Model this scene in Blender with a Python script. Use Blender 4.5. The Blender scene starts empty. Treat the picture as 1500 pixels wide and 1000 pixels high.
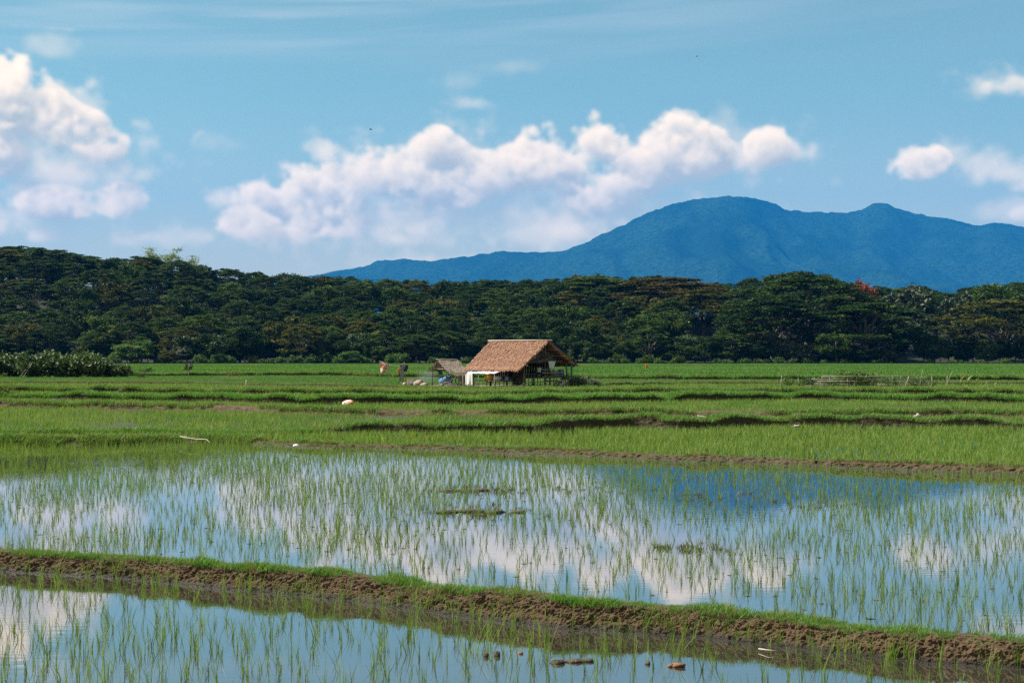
import bpy, math, random
import numpy as np
from mathutils import Vector, Matrix

# ------------------------------------------------------------------ camera
F = 1500 * 50.0 / 36.0          # focal length in photo pixels (50 mm lens)
HY = 523.0                      # horizon line in the photo
EYE = 2.6                       # eye height above the near water, metres
SC = bpy.context.scene
COL = SC.collection
cam = bpy.data.objects.new('camera', bpy.data.cameras.new('camera'))
COL.objects.link(cam)
cam.location = (0, 0, EYE)
cam.rotation_euler = (math.radians(90), 0, 0)
cam.data.lens = 50
cam.data.sensor_width = 36
cam.data.shift_y = (HY - 500.0) / 1500.0
cam.data.clip_start = 0.1
cam.data.clip_end = 60000
SC.camera = cam

SC.render.engine = 'CYCLES'
SC.cycles.use_denoising = False
SC.cycles.max_bounces = 6
SC.cycles.diffuse_bounces = 2
SC.cycles.glossy_bounces = 2
SC.cycles.transmission_bounces = 3
SC.cycles.transparent_max_bounces = 6
SC.cycles.volume_bounces = 0
SC.cycles.caustics_reflective = False
SC.cycles.caustics_refractive = False
SC.cycles.use_adaptive_sampling = True
SC.cycles.adaptive_threshold = 0.01
SC.view_settings.view_transform = 'Standard'
SC.view_settings.look = 'None'
SC.view_settings.gamma = 1.0
SC.view_settings.use_curve_mapping = False
SC.view_settings.exposure = 1.2

SUN_AZ = math.radians(-82)      # from +Y, clockwise: the sun stands to the left, a touch beyond
SUN_EL = math.radians(50)

# ------------------------------------------------------------------ node helpers
class NT:
    def __init__(s, tree):
        s.t = tree; s.n = tree.nodes; s.l = tree.links
    def new(s, typ, **kw):
        n = s.n.new(typ)
        for k, v in kw.items():
            setattr(n, k, v)
        return n
    def put(s, sock, v):
        if v is None: return
        if hasattr(v, 'is_linked') or isinstance(v, bpy.types.NodeSocket):
            s.l.new(v, sock)
        else:
            sock.default_value = v
    def math(s, op, a, b=None, c=None, clamp=False):
        n = s.new('ShaderNodeMath', operation=op, use_clamp=clamp)
        s.put(n.inputs[0], a); s.put(n.inputs[1], b); s.put(n.inputs[2], c)
        return n.outputs[0]
    def vmath(s, op, a, b=None, c=None):
        n = s.new('ShaderNodeVectorMath', operation=op)
        s.put(n.inputs[0], a); s.put(n.inputs[1], b)
        if c is not None: s.put(n.inputs[2], c)
        return n.outputs['Value'] if op in ('LENGTH', 'DOT_PRODUCT', 'DISTANCE') else n.outputs[0]
    def xyz(s, x, y, z=0.0):
        n = s.new('ShaderNodeCombineXYZ')
        s.put(n.inputs[0], x); s.put(n.inputs[1], y); s.put(n.inputs[2], z)
        return n.outputs[0]
    def sep(s, v):
        n = s.new('ShaderNodeSeparateXYZ'); s.put(n.inputs[0], v)
        return n.outputs
    def noise(s, vec, scale, detail=4, rough=0.55, lac=2.0, color=False, dist=0.0):
        n = s.new('ShaderNodeTexNoise')
        s.put(n.inputs['Vector'], vec)
        n.inputs['Scale'].default_value = scale
        n.inputs['Detail'].default_value = detail
        n.inputs['Roughness'].default_value = rough
        n.inputs['Lacunarity'].default_value = lac
        n.inputs['Distortion'].default_value = dist
        return n.outputs['Color'] if color else n.outputs[0]
    def range(s, v, a, b, c=0.0, d=1.0, smooth=False):
        n = s.new('ShaderNodeMapRange')
        n.interpolation_type = 'SMOOTHSTEP' if smooth else 'LINEAR'
        n.clamp = True
        s.put(n.inputs[0], v)
        for i, q in enumerate((a, b, c, d)): s.put(n.inputs[1 + i], q)
        return n.outputs[0]
    def mix(s, f, a, b, blend='MIX'):
        n = s.new('ShaderNodeMix', data_type='RGBA', blend_type=blend)
        s.put(n.inputs[0], f); s.put(n.inputs[6], a); s.put(n.inputs[7], b)
        return n.outputs[2]

def c4(c): return (c[0], c[1], c[2], 1.0)

# ------------------------------------------------------------------ world: daylight sky with cumulus
world = bpy.data.worlds.new('World')
SC.world = world
world.use_nodes = True
W = NT(world.node_tree)
W.n.clear()
sky = W.new('ShaderNodeTexSky')
sky.sky_type = 'NISHITA'
sky.sun_disc = False
sky.sun_elevation = SUN_EL
sky.sun_rotation = SUN_AZ
sky.altitude = 50
sky.air_density = 1.0
sky.dust_density = 0.35
sky.ozone_density = 2.2
direc = W.new('ShaderNodeTexCoord').outputs['Generated']
dx, dy, dz = W.sep(direc)
# direction of a cloud as azimuth / elevation, in units of 1/F radian
U = W.math('MULTIPLY', W.math('ARCTAN2', dx, dy), F)
V = W.math('MULTIPLY', W.math('ARCSINE', dz), F)
UV = W.xyz(U, V)

# cumulus heaps: (photo x, photo y, half width, half height, density)
HEAPS = [
 # long bank over the hut and the mountain
 (995, 214, 50, 42, 1), (1030, 228, 36, 30, 1), (960, 236, 36, 30, 1), (882, 222, 40, 42, 1), (846, 240, 40, 32, 1),
 (798, 226, 38, 40, 1), (752, 244, 44, 32, 1), (640, 220, 34, 34, 1), (664, 238, 36, 30, 1), (570, 246, 48, 34, 1),
 (612, 260, 44, 28, 1), (705, 254, 40, 28, 1), (1086, 236, 34, 18, .9), (1120, 216, 28, 27, .95), (1154, 222, 32, 20, .85),
 (878, 284, 48, 26, .95), (920, 262, 40, 30, .95), (1000, 252, 40, 20, .85), (596, 300, 60, 20, .8), (650, 282, 54, 22, .85), (540, 340, 34, 12, .75),
 # left bank
 (440, 274, 36, 34, 1), (484, 286, 40, 40, 1), (398, 290, 42, 26, 1), (332, 294, 32, 15, .9), (370, 324, 38, 24, 1),
 (430, 324, 54, 30, 1), (498, 320, 36, 28, .9), (390, 346, 34, 12, .75), (482, 228, 30, 17, .72),
 # low bank in front of the mountain foot
 (840, 330, 50, 16, .8), (905, 322, 42, 16, .85), (1146, 304, 16, 8, .85), (620, 334, 40, 14, .8), (585, 346, 46, 12, .7),
 # big heap on the left
 (52, 140, 32, 34, 1), (24, 172, 44, 36, 1), (84, 178, 40, 34, 1), (126, 198, 40, 30, .95), (166, 216, 32, 32, .85),
 (14, 240, 44, 34, .95), (192, 296, 33, 24, 1), (104, 302, 46, 22, .95), (56, 302, 36, 18, .95), (128, 262, 34, 14, .75),
 (-60, 210, 66, 84, .95), (-140, 250, 76, 64, .95), (30, 346, 24, 12, .9), (200, 350, 28, 19, .85), (88, 350, 24, 9, .7),
 # small heaps on the right
 (1450, 150, 34, 13, .8), (1330, 244, 38, 25, .95), (1490, 280, 30, 13, .8), (1490, 322, 34, 11, .9),
 (1640, 300, 80, 40, .9), (1780, 220, 70, 40, .9), (-330, 300, 90, 50, .95), (-520, 240, 110, 60, .95),
]
# thin grey vapour between and below the heaps: (x, y, half width, half height, strength)
VEILS = [
 (560, 325, 150, 45, .75), (440, 345, 120, 32, .7), (720, 318, 150, 34, .65), (900, 300, 120, 40, .6), (800, 345, 120, 22, .6), (95, 250, 130, 75, .85),
 (40, 330, 90, 24, .5), (250, 352, 110, 18, .4), (1400, 248, 70, 26, .6), (1450, 268, 80, 18, .75), (1440, 150, 60, 22, .4), (1130, 226, 70, 30, .5),
 (690, 157, 30, 10, .7), (672, 126, 30, 16, .3), (740, 104, 46, 12, .3), (332, 220, 28, 12, .35), (60, 55, 80, 16, .6), (90, 100, 34, 22, .5), (620, 385, 200, 14, .35), (1220, 275, 20, 10, .3),
 (140, 240, 80, 50, .6), (1000, 240, 110, 50, .5), (650, 265, 160, 60, .5), (1480, 320, 60, 16, .4),
]
# value noise on numpy arrays
_PERM = np.random.default_rng(3).random((64, 64, 64)).astype(np.float32)
def vnoise(x, y, z=0.0):
    x = np.asarray(x, np.float64); y = np.asarray(y, np.float64); z = np.asarray(z, np.float64) + 0 * x
    xi = np.floor(x).astype(int); yi = np.floor(y).astype(int); zi = np.floor(z).astype(int)
    fx, fy, fz = x - xi, y - yi, z - zi
    fx = fx * fx * (3 - 2 * fx); fy = fy * fy * (3 - 2 * fy); fz = fz * fz * (3 - 2 * fz)
    r = 0
    for a in (0, 1):
        for b in (0, 1):
            for c in (0, 1):
                w = (fx if a else 1 - fx) * (fy if b else 1 - fy) * (fz if c else 1 - fz)
                r = r + w * _PERM[(xi + a) & 63, (yi + b) & 63, (zi + c) & 63]
    return r
def fbm(x, y, z=0.0, octv=4, gain=.5, lac=2.03):
    r = 0; a = 1; t = 0
    for i in range(octv):
        r = r + a * (vnoise(x + 17.3 * i, y - 9.1 * i, z + 5.7 * i) * 2 - 1); t += a
        a *= gain; x = x * lac; y = y * lac; z = np.asarray(z) * lac
    return r / t
#CLOUDS-BEGIN
CU0, CU1, CV0, CV1 = -260, 1760, 70, 410           # sky window that holds the heaps, photo pixels
def heap_map():
    """fills the heaps as 3-D cloud density, marches sunlight and sight lines through it -> cover, lit"""
    rg = np.random.default_rng(12); G = 2.0; GZ = 4.0; nz = 22
    nx, ny = int((CU1 - CU0) / G), int((CV1 - CV0) / G)
    X = (CU0 + G * (np.arange(nx) + .5)).astype(np.float32); Y = (CV0 + G * (np.arange(ny) + .5)).astype(np.float32)
    Z = (GZ * (np.arange(nz) - nz / 2 + .5)).astype(np.float32)
    S = np.full((ny, nx, nz), -1.0, np.float32); B = np.zeros((ny, nx, nz), np.float32)
    def add(hx, hy, a, b, d, soft):
        c = min(max(a, b), 36.0); zc = rg.uniform(-8, 8); m = 1.5
        x0, x1 = np.searchsorted(X, hx - a * m), np.searchsorted(X, hx + a * m)
        y0, y1 = np.searchsorted(Y, hy - b * m), np.searchsorted(Y, hy + b * m)
        if x1 <= x0 or y1 <= y0: return
        dy = (Y[y0:y1] - hy) / b; dy = np.where(dy > 0, dy * 1.2, dy)
        q = np.sqrt(((X[None, x0:x1, None] - hx) / a) ** 2 + dy[:, None, None] ** 2 + ((Z[None, None] - zc) / c) ** 2)
        v = (1 - q) - (1 - d) * .55
        s_ = S[y0:y1, x0:x1]; b_ = B[y0:y1, x0:x1]
        b_[:] = np.where(v > s_, np.maximum(soft, b_ * (s_ > -.1)), np.where(v > -.1, np.maximum(soft, b_), b_)); s_[:] = np.maximum(s_, v) + .11 * np.exp(-5 * np.abs(s_ - v)) * (np.minimum(s_, v) > -.45)
    for (hx, hy, a, b, d) in HEAPS: add(hx, hy + (7 if b > 20 else 4), a * (1.16 if b > 20 else 1.35), b * (1.06 if b > 20 else 1.5), d - (0 if b > 20 else .28), 1.0 if b > 20 else .32)
    for (hx, hy, a, b, d) in VEILS: add(hx, hy, a * 1.25, b * 1.3, .55 + .45 * d, (.26 if a > 50 else .10) * d)
    iy, ix, iz = np.nonzero(S > -.5)
    x, y, z = X[ix], Y[iy], Z[iz]
    n = .80 * fbm(x / 38.0, y / 30.0, z / 40.0 + 3.0, 3, .55) + .78 * fbm(x / 15.0, y / 13.0, z / 15.0 + 31.0, 4, .6)
    big = fbm(x / 120.0, y / 80.0, z / 90.0 + 9.0, 2, .5)
    v = S[iy, ix, iz]; sf = B[iy, ix, iz]
    den = np.clip((v + n * 1.0 + big * .35 + .02) * np.where(sf > .9, 1.9, 1.4), 0, 1) * sf
    D = np.zeros_like(S); D[iy, ix, iz] = den
    def blur3(A):
        for ax in (0, 1):
            A = (A + .5 * np.roll(A, 1, ax) + .5 * np.roll(A, -1, ax)) / 2
        return A
    D = blur3(D)
    # sunlight: from the upper left, a little from the viewer's side
    tau = np.zeros_like(D); Db = blur3(D)
    for k in range(1, 11):
        sx, sy, sz = int(round(-1.7 * k)), int(round(-2.3 * k)), int(round(-.45 * k))
        sh = np.zeros_like(D)
        a0, a1 = max(0, -sy), max(0, -sx); c0 = max(0, -sz)
        sh[a0:, a1:, c0:] = Db[:ny - a0, :nx - a1, :nz - c0]
        tau += sh
    light = .58 * np.exp(-.34 * tau) + .42 * np.exp(-.07 * tau)
    T = np.ones((ny, nx), np.float32); acc = np.zeros((ny, nx), np.float32); wsum = np.full((ny, nx), 1e-5, np.float32)
    for k in range(nz):
        a = 1 - np.exp(-D[:, :, k] * .40); w_ = T * a
        acc += w_ * light[:, :, k]; wsum += w_; T = T * (1 - a)
    edge = np.clip(np.minimum(np.arange(nx), nx - 1 - np.arange(nx)) / 40.0, 0, 1)
    return (1 - T) * edge[None], acc / wsum
#CLOUDS-END
cover_, lit_ = heap_map()
im = bpy.data.images.new('heaps', cover_.shape[1], cover_.shape[0], float_buffer=True, is_data=True)
px_ = np.ones((cover_.shape[0], cover_.shape[1], 4), np.float32)
px_[..., 0] = cover_[::-1]; px_[..., 1] = lit_[::-1]; px_[..., 2] = 0
im.pixels.foreach_set(px_.ravel()); im.update()
it = W.new('ShaderNodeTexImage'); it.image = im; it.extension = 'CLIP'; it.interpolation = 'Cubic'
uvw = W.xyz(W.math('MULTIPLY_ADD', U, 1.0 / (CU1 - CU0), (750.0 - CU0) / (CU1 - CU0)), W.math('MULTIPLY_ADD', V, 1.0 / (CV1 - CV0), (CV1 - HY) / (CV1 - CV0)))
W.put(it.inputs[0], uvw)
ics = W.new('ShaderNodeSeparateColor'); W.l.new(it.outputs[0], ics.inputs[0])
# the same kind of scattered cumulus goes on round the rest of the sky
far = W.range(W.math('ABSOLUTE', U), 960, 1200)
low = W.math('MULTIPLY', W.range(V, 60, 260), W.range(V, 1500, 700))
sc_ = W.noise(W.vmath('MULTIPLY', UV, (.7, 1.3, 1)), 1 / 240.0, 5, .55)
scv = W.math('MULTIPLY', W.range(sc_, .50, .66, 0, 1, True), W.math('MULTIPLY', far, low))
cover = W.math('MAXIMUM', ics.outputs[0], scv)
lit = W.range(W.math('MAXIMUM', ics.outputs[1], W.math('MULTIPLY', far, .75)), .32, .95)
CLOUD_DARK = (6.6, 6.0, 4.4)
CLOUD_LIT = (16.8, 12.6, 8.0)
ccol = W.mix(lit, c4(CLOUD_DARK), c4(CLOUD_LIT))
# thin high cirrus
skew = W.vmath('MULTIPLY', W.vmath('ADD', UV, W.xyz(0, W.math('MULTIPLY', U, -.055))), (1 / 520.0, 1 / 34.0, 1))
cir = W.noise(skew, 1.0, 4, .5)
cir = W.math('MULTIPLY', W.range(cir, .42, .72), W.math('MULTIPLY', W.range(V, 395, 500, 0, 1, True), W.range(U, 650, -500, .1, 1, True)))
veil = W.math('MULTIPLY', W.noise(W.vmath('MULTIPLY', UV, (1 / 300.0, 1 / 90.0, 1)), 1.0, 3, .5), .1)
base = W.mix(1.0, sky.outputs[0], c4((1.06, 1.24, .82)), 'MULTIPLY')
base = W.mix(W.range(V, 400, -20, 0, .85, True), base, c4((8.8, 6.7, 4.0)))        # pale air low over the plain
base = W.mix(W.math('MULTIPLY_ADD', cir, .55, veil), base, c4((8.4, 8.0, 7.4)))
col = W.mix(W.math('MULTIPLY', cover, .97), base, ccol)
bg = W.new('ShaderNodeBackground')
bg.inputs[1].default_value = 0.052
W.l.new(col, bg.inputs[0])
wo = W.new('ShaderNodeOutputWorld')
W.l.new(bg.outputs[0], wo.inputs[0])
world.cycles.sampling_method = 'MANUAL'
world.cycles.sample_map_resolution = 512

# ------------------------------------------------------------------ sun
sl = bpy.data.lights.new('sun', 'SUN')
sl.energy = 4.5
sl.angle = math.radians(0.53)
sl.color = (1.0, 0.95, 0.87)
sun = bpy.data.objects.new('sun', sl)
COL.objects.link(sun)
sdir = Vector((math.sin(SUN_AZ) * math.cos(SUN_EL), math.cos(SUN_AZ) * math.cos(SUN_EL), math.sin(SUN_EL)))
sun.rotation_euler = sdir.to_track_quat('Z', 'Y').to_euler()
sun.location = sdir * 50

# ------------------------------------------------------------------ general helpers
RNG = np.random.default_rng(7)
def PX(px, py, z=0.0):
    """photo pixel lying on the level z -> world point"""
    d = F * (EYE - z) / (py - HY)
    return Vector(((px - 750) / F * d, d, z))
def AT(px, py, d):
    """photo pixel at a known distance"""
    return Vector(((px - 750) / F * d, d, EYE - (py - HY) / F * d))

def tag(o, label=None, cat=None, group=None, kind=None):
    if label: o['label'] = label
    if cat: o['category'] = cat
    if group: o['group'] = group
    if kind: o['kind'] = kind
    return o
def mesh_obj(name, mesh, m=None, parent=None, loc=None):
    o = bpy.data.objects.new(name, mesh)
    COL.objects.link(o)
    if m is not None and len(mesh.materials) == 0: mesh.materials.append(m)
    if parent is not None: o.parent = parent
    if loc is not None: o.location = loc
    return o
def empty(name, loc=(0, 0, 0), rz=0.0):
    o = bpy.data.objects.new(name, None)
    COL.objects.link(o)
    o.location = loc; o.rotation_euler = (0, 0, rz)
    o.empty_display_size = .2
    return o
def np_mesh(name, verts, quads, smooth=False):
    """fast mesh from numpy arrays; quads is (n,3) or (n,4)"""
    verts = np.asarray(verts, np.float32); quads = np.asarray(quads, np.int32)
    me = bpy.data.meshes.new(name)
    me.vertices.add(len(verts)); me.vertices.foreach_set('co', verts.ravel())
    k = quads.shape[1]
    me.loops.add(quads.size); me.loops.foreach_set('vertex_index', quads.ravel())
    me.polygons.add(len(quads))
    me.polygons.foreach_set('loop_start', np.arange(0, quads.size, k, dtype=np.int32))
    me.polygons.foreach_set('loop_total', np.full(len(quads), k, np.int32))
    me.polygons.foreach_set('use_smooth', np.full(len(quads), smooth, bool))
    me.update(calc_edges=True)
    return me

class MB:
    """collects simple solids into one mesh"""
    def __init__(s): s.v = []; s.f = []
    def add(s, v, f):
        b = len(s.v); s.v += [tuple(q) for q in v]; s.f += [tuple(i + b for i in q) for q in f]
        return s
    def tube(s, pts, rad, n=6, cap=True):
        pts = [Vector(p) for p in pts]
        if not hasattr(rad, '__len__'): rad = [rad] * len(pts)
        v = []; f = []
        for i, p in enumerate(pts):
            t = (pts[min(i + 1, len(pts) - 1)] - pts[max(i - 1, 0)]).normalized()
            a = t.orthogonal().normalized() if i == 0 else (a - t * a.dot(t)).normalized()
            b = t.cross(a)
            for k in range(n):
                th = 2 * math.pi * k / n
                v.append(p + (a * math.cos(th) + b * math.sin(th)) * rad[i])
        for i in range(len(pts) - 1):
            for k in range(n):
                f.append((i * n + k, i * n + (k + 1) % n, (i + 1) * n + (k + 1) % n, (i + 1) * n + k))
        if cap:
            f.append(tuple(range(n - 1, -1, -1))); f.append(tuple((len(pts) - 1) * n + k for k in range(n)))
        return s.add(v, f)
    def box(s, c, size, rz=0.0, tilt=None):
        c = Vector(c); M = Matrix.Rotation(rz, 3, 'Z')
        if tilt is not None: M = M @ tilt
        v = [c + M @ Vector((sx * size[0] / 2, sy * size[1] / 2, sz * size[2] / 2)) for sx in (-1, 1) for sy in (-1, 1) for sz in (-1, 1)]
        return s.add(v, [(0, 1, 3, 2), (4, 6, 7, 5), (0, 4, 5, 1), (2, 3, 7, 6), (0, 2, 6, 4), (1, 5, 7, 3)])
    def lathe(s, c, prof, n=14, squash=1.0):
        c = Vector(c); v = []; f = []
        for (r, z) in prof:
            for k in range(n):
                th = 2 * math.pi * k / n
                v.append(c + Vector((r * math.cos(th), r * math.sin(th) * squash, z)))
        for i in range(len(prof) - 1):
            for k in range(n):
                f.append((i * n + k, i * n + (k + 1) % n, (i + 1) * n + (k + 1) % n, (i + 1) * n + k))
        f.append(tuple(range(n - 1, -1, -1))); f.append(tuple((len(prof) - 1) * n + k for k in range(n)))
        return s.add(v, f)
    def mesh(s, name, smooth=False):
        me = bpy.data.meshes.new(name)
        me.from_pydata(s.v, [], s.f); me.update()
        if smooth:
            me.polygons.foreach_set('use_smooth', [True] * len(me.polygons))
        return me
    def build(s, name, m, parent=None, smooth=False, loc=None):
        return mesh_obj(name, s.mesh(name, smooth), m, parent, loc)

# ------------------------------------------------------------------ materials
def new_mat(name):
    m = bpy.data.materials.new(name); m.use_nodes = True
    n = NT(m.node_tree); n.n.clear()
    out = n.new('ShaderNodeOutputMaterial')
    return m, n, out
def plain(name, c1, c2=None, scale=6.0, rough=.85, detail=5, bump=0.0, bscale=None, objvar=0.0, stretch=None, spec=.3):
    """two-tone noisy surface with optional bump and per-object variation"""
    m, n, out = new_mat(name)
    co = n.new('ShaderNodeTexCoord').outputs['Object']
    if stretch: co = n.vmath('MULTIPLY', co, stretch)
    c2 = c2 or tuple(q * .6 for q in c1)
    f = n.range(n.noise(co, scale, detail, .6), .3, .7)
    col = n.mix(f, c4(c1), c4(c2))
    p = n.new('ShaderNodeBsdfPrincipled')
    if objvar:
        r = n.new('ShaderNodeObjectInfo').outputs['Random']
        col = n.mix(1.0, col, n.mix(r, c4((1 - objvar,) * 3), c4((1 + objvar,) * 3)), 'MULTIPLY')
    n.l.new(col, p.inputs['Base Color'])
    p.inputs['Roughness'].default_value = rough
    p.inputs['Specular IOR Level'].default_value = spec
    if bump:
        b = n.new('ShaderNodeBump'); b.inputs['Strength'].default_value = bump; b.inputs['Distance'].default_value = .05
        n.l.new(n.noise(co, bscale or scale * 3, 6, .65), b.inputs['Height']); n.l.new(b.outputs[0], p.inputs['Normal'])
    n.l.new(p.outputs[0], out.inputs[0])
    return m
def leafy(name, ca, cb, trans=.25, tip=None, rough=.55, inst=False, patch=None, spec=.25):
    """foliage / grass: colour between ca and cb by object and by a coarse patch noise, some light shines through"""
    m, n, out = new_mat(name)
    tc = n.new('ShaderNodeTexCoord')
    geo = n.new('ShaderNodeNewGeometry')
    oi = n.new('ShaderNodeObjectInfo')
    f = n.math('MULTIPLY_ADD', oi.outputs['Random'], .55, n.math('MULTIPLY', geo.outputs['Random Per Island'], .45))
    col = n.mix(f, c4(ca), c4(cb))
    if patch:
        pn = n.range(n.noise(geo.outputs['Position'], patch[0], 4, .6), patch[2], patch[3], 0, 1, True)
        col = n.mix(pn, col, c4(patch[1]))
    if tip:
        z = n.sep(tc.outputs['Object'])[2]
        col = n.mix(n.range(z, tip[1], tip[2]), col, c4(tip[0]))
    p = n.new('ShaderNodeBsdfPrincipled')
    p.inputs['Roughness'].default_value = rough
    p.inputs['Specular IOR Level'].default_value = spec
    n.l.new(col, p.inputs['Base Color'])
    t = n.new('ShaderNodeBsdfTranslucent')
    n.l.new(n.mix(1.0, col, c4((1.25, 1.2, .55)), 'MULTIPLY'), t.inputs[0])
    mx = n.new('ShaderNodeMixShader'); mx.inputs[0].default_value = trans
    n.l.new(p.outputs[0], mx.inputs[1]); n.l.new(t.outputs[0], mx.inputs[2])
    n.l.new(mx.outputs[0], out.inputs[0])
    return m

def mud_mat(name, dry, wet, waterz, green=None, scale=9.0):
    m, n, out = new_mat(name)
    geo = n.new('ShaderNodeNewGeometry')
    pos = geo.outputs['Position']
    a = n.noise(pos, scale, 7, .68); b = n.noise(pos, scale * .16, 4, .6)
    col = n.mix(n.range(a, .32, .68), c4(tuple(q * .5 for q in dry)), c4(tuple(q * 1.25 for q in dry)))
    col = n.mix(n.range(b, .4, .62), col, c4(tuple(q * .8 for q in (dry[0], dry[1] * 1.02, dry[2] * .95))))
    if green:
        g = n.math('MULTIPLY', n.range(n.noise(pos, 5.0, 5, .65), .52, .62), .7)
        col = n.mix(g, col, c4(green))
    z = n.math('ADD', n.sep(pos)[2], n.math('MULTIPLY_ADD', n.noise(pos, 6, 3), .05, -.025))
    wetf = n.range(z, waterz + .075, waterz + .015)                     # soaked at the water line
    col = n.mix(wetf, col, c4(wet))
    p = n.new('ShaderNodeBsdfPrincipled')
    n.l.new(col, p.inputs['Base Color'])
    n.l.new(n.range(wetf, 0, 1, .95, .38), p.inputs['Roughness'])
    p.inputs['Specular IOR Level'].default_value = .25
    bp = n.new('ShaderNodeBump'); bp.inputs['Strength'].default_value = .9; bp.inputs['Distance'].default_value = .03
    n.l.new(n.noise(pos, scale * 3.2, 7, .7), bp.inputs['Height']); n.l.new(bp.outputs[0], p.inputs['Normal'])
    n.l.new(p.outputs[0], out.inputs[0])
    return m
def water_mat(name, silt, ripple=.009):
    m, n, out = new_mat(name)
    pos = n.new('ShaderNodeNewGeometry').outputs['Position']
    col = n.mix(n.range(n.noise(pos, .7, 4, .6), .35, .65), c4(silt), c4(tuple(q * .7 for q in silt)))
    p = n.new('ShaderNodeBsdfPrincipled'); n.l.new(col, p.inputs['Base Color'])
    p.inputs['Roughness'].default_value = .4; p.inputs['Specular IOR Level'].default_value = 0
    gl = n.new('ShaderNodeBsdfGlossy'); gl.inputs['Roughness'].default_value = .025; gl.inputs[0].default_value = (.97, .97, .97, 1)
    fr = n.new('ShaderNodeFresnel'); fr.inputs[0].default_value = 1.5
    mx = n.new('ShaderNodeMixShader'); n.l.new(n.range(fr.outputs[0], .04, .75, .30, .97), mx.inputs[0])
    n.l.new(p.outputs[0], mx.inputs[1]); n.l.new(gl.outputs[0], mx.inputs[2])
    st = n.vmath('MULTIPLY', pos, (1.0, 3.0, 1.0))
    w = n.noise(st, 3.2, 3, .5)
    calm = n.range(n.noise(pos, .25, 2, .5), .4, .65, .25, 1)
    h = n.math('MULTIPLY', w, calm)
    bp = n.new('ShaderNodeBump'); bp.inputs['Strength'].default_value = ripple; bp.inputs['Distance'].default_value = .1
    n.l.new(h, bp.inputs['Height']); n.l.new(bp.outputs[0], gl.inputs['Normal'])
    n.l.new(mx.outputs[0], out.inputs[0])
    return m

M = {}
M['water'] = water_mat('paddy water', (.045, .04, .028))
M['mud_near'] = mud_mat('bund mud near', (.125, .076, .044), (.028, .02, .014), 0.0, green=(.07, .08, .02), scale=11)
M['mud'] = mud_mat('bund mud', (.105, .068, .042), (.03, .022, .016), 0.05, green=(.06, .075, .02), scale=7)
M['mud_shade'] = mud_mat('shaded bund mud', (.062, .044, .028), (.02, .016, .012), 0.1, green=(.05, .06, .018), scale=6)  # bund mud darkened to put the shade of undercut faces into its colour
M['soil'] = plain('paddy soil', (.05, .06, .022), (.025, .03, .012), .9, .9, 6, .5, 8)
M['ground'] = plain('ground', (.06, .075, .03), (.035, .05, .02), .02, .95, 6)
M['blade'] = leafy('rice blade', (.10, .21, .035), (.20, .29, .055), .35, None, .5)
M['blade_pool'] = leafy('young rice blade', (.025, .105, .016), (.24, .33, .065), .4, None, .45)
M['field'] = leafy('field rice', (.06, .175, .026), (.25, .32, .072), .4, None, .55, patch=(.11, (.23, .26, .075), .54, .70))
M['turf'] = leafy('bund grass', (.045, .17, .025), (.17, .29, .055), .35, None, .5)
M['dryturf'] = leafy('dry bund grass', (.11, .16, .04), (.27, .24, .10), .3, None, .6)
M['bark'] = plain('bark', (.16, .13, .10), (.07, .06, .05), 3, .9, 5, .5, 12, stretch=(1, 1, .3))
M['palebark'] = plain('pale bark', (.30, .27, .23), (.15, .13, .11), 3, .9, 5, .4, 12, stretch=(1, 1, .3))
M['bamboo'] = plain('weathered bamboo', (.38, .33, .26), (.22, .19, .14), 5, .7, 4, .2, 20, objvar=.25, stretch=(1, 1, .4))
M['darkwood'] = plain('dark weathered wood', (.12, .095, .072), (.06, .05, .038), 5, .85, 4, .3, 20, objvar=.3, stretch=(1, 1, .4))
# ------------------------------------------------------------------ grass / rice meshes and scattering
def blades(rng, n, h, w, spread, lean, segs=3, square=False, curve=1.6):
    """n tapering, bending blades -> verts, quads"""
    if square:
        bx = rng.uniform(-spread, spread, n); by = rng.uniform(-spread, spread, n)
    else:
        r = spread * np.sqrt(rng.random(n)); a = rng.random(n) * 2 * np.pi
        bx = r * np.cos(a); by = r * np.sin(a)
    hh = rng.uniform(h[0], h[1], n); az = rng.random(n) * 2 * np.pi
    ln = rng.uniform(lean[0], lean[1], n) * hh
    face = rng.random(n) * np.pi
    ww = w * rng.uniform(.7, 1.3, n)
    V = []
    for k in range(segs + 1):
        t = k / segs
        out = ln * t ** curve
        zz = hh * (t - .25 * (ln / hh) ** 2 * t ** 2)
        wid = ww * (1 - t ** 1.7) * .5 + ww * .04
        cx = bx + out * np.cos(az); cy = by + out * np.sin(az)
        fx = np.cos(face) * wid; fy = np.sin(face) * wid
        V.append(np.stack([cx - fx, cy - fy, zz], 1)); V.append(np.stack([cx + fx, cy + fy, zz], 1))
    V = np.stack(V, 1)                                   # n, 2(segs+1), 3
    m = 2 * (segs + 1)
    q = np.array([[2 * k, 2 * k + 1, 2 * k + 3, 2 * k + 2] for k in range(segs)])
    Q = (np.arange(n)[:, None, None] * m + q[None]).reshape(-1, 4)
    return V.reshape(-1, 3), Q
def blade_meshes(name, cnt, mat, seed, **kw):
    rng = np.random.default_rng(seed); out = []
    for i in range(cnt):
        v, q = blades(rng, **kw)
        me = np_mesh('%s' % name, v, q); me.materials.append(mat); out.append(me)
    return out

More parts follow.
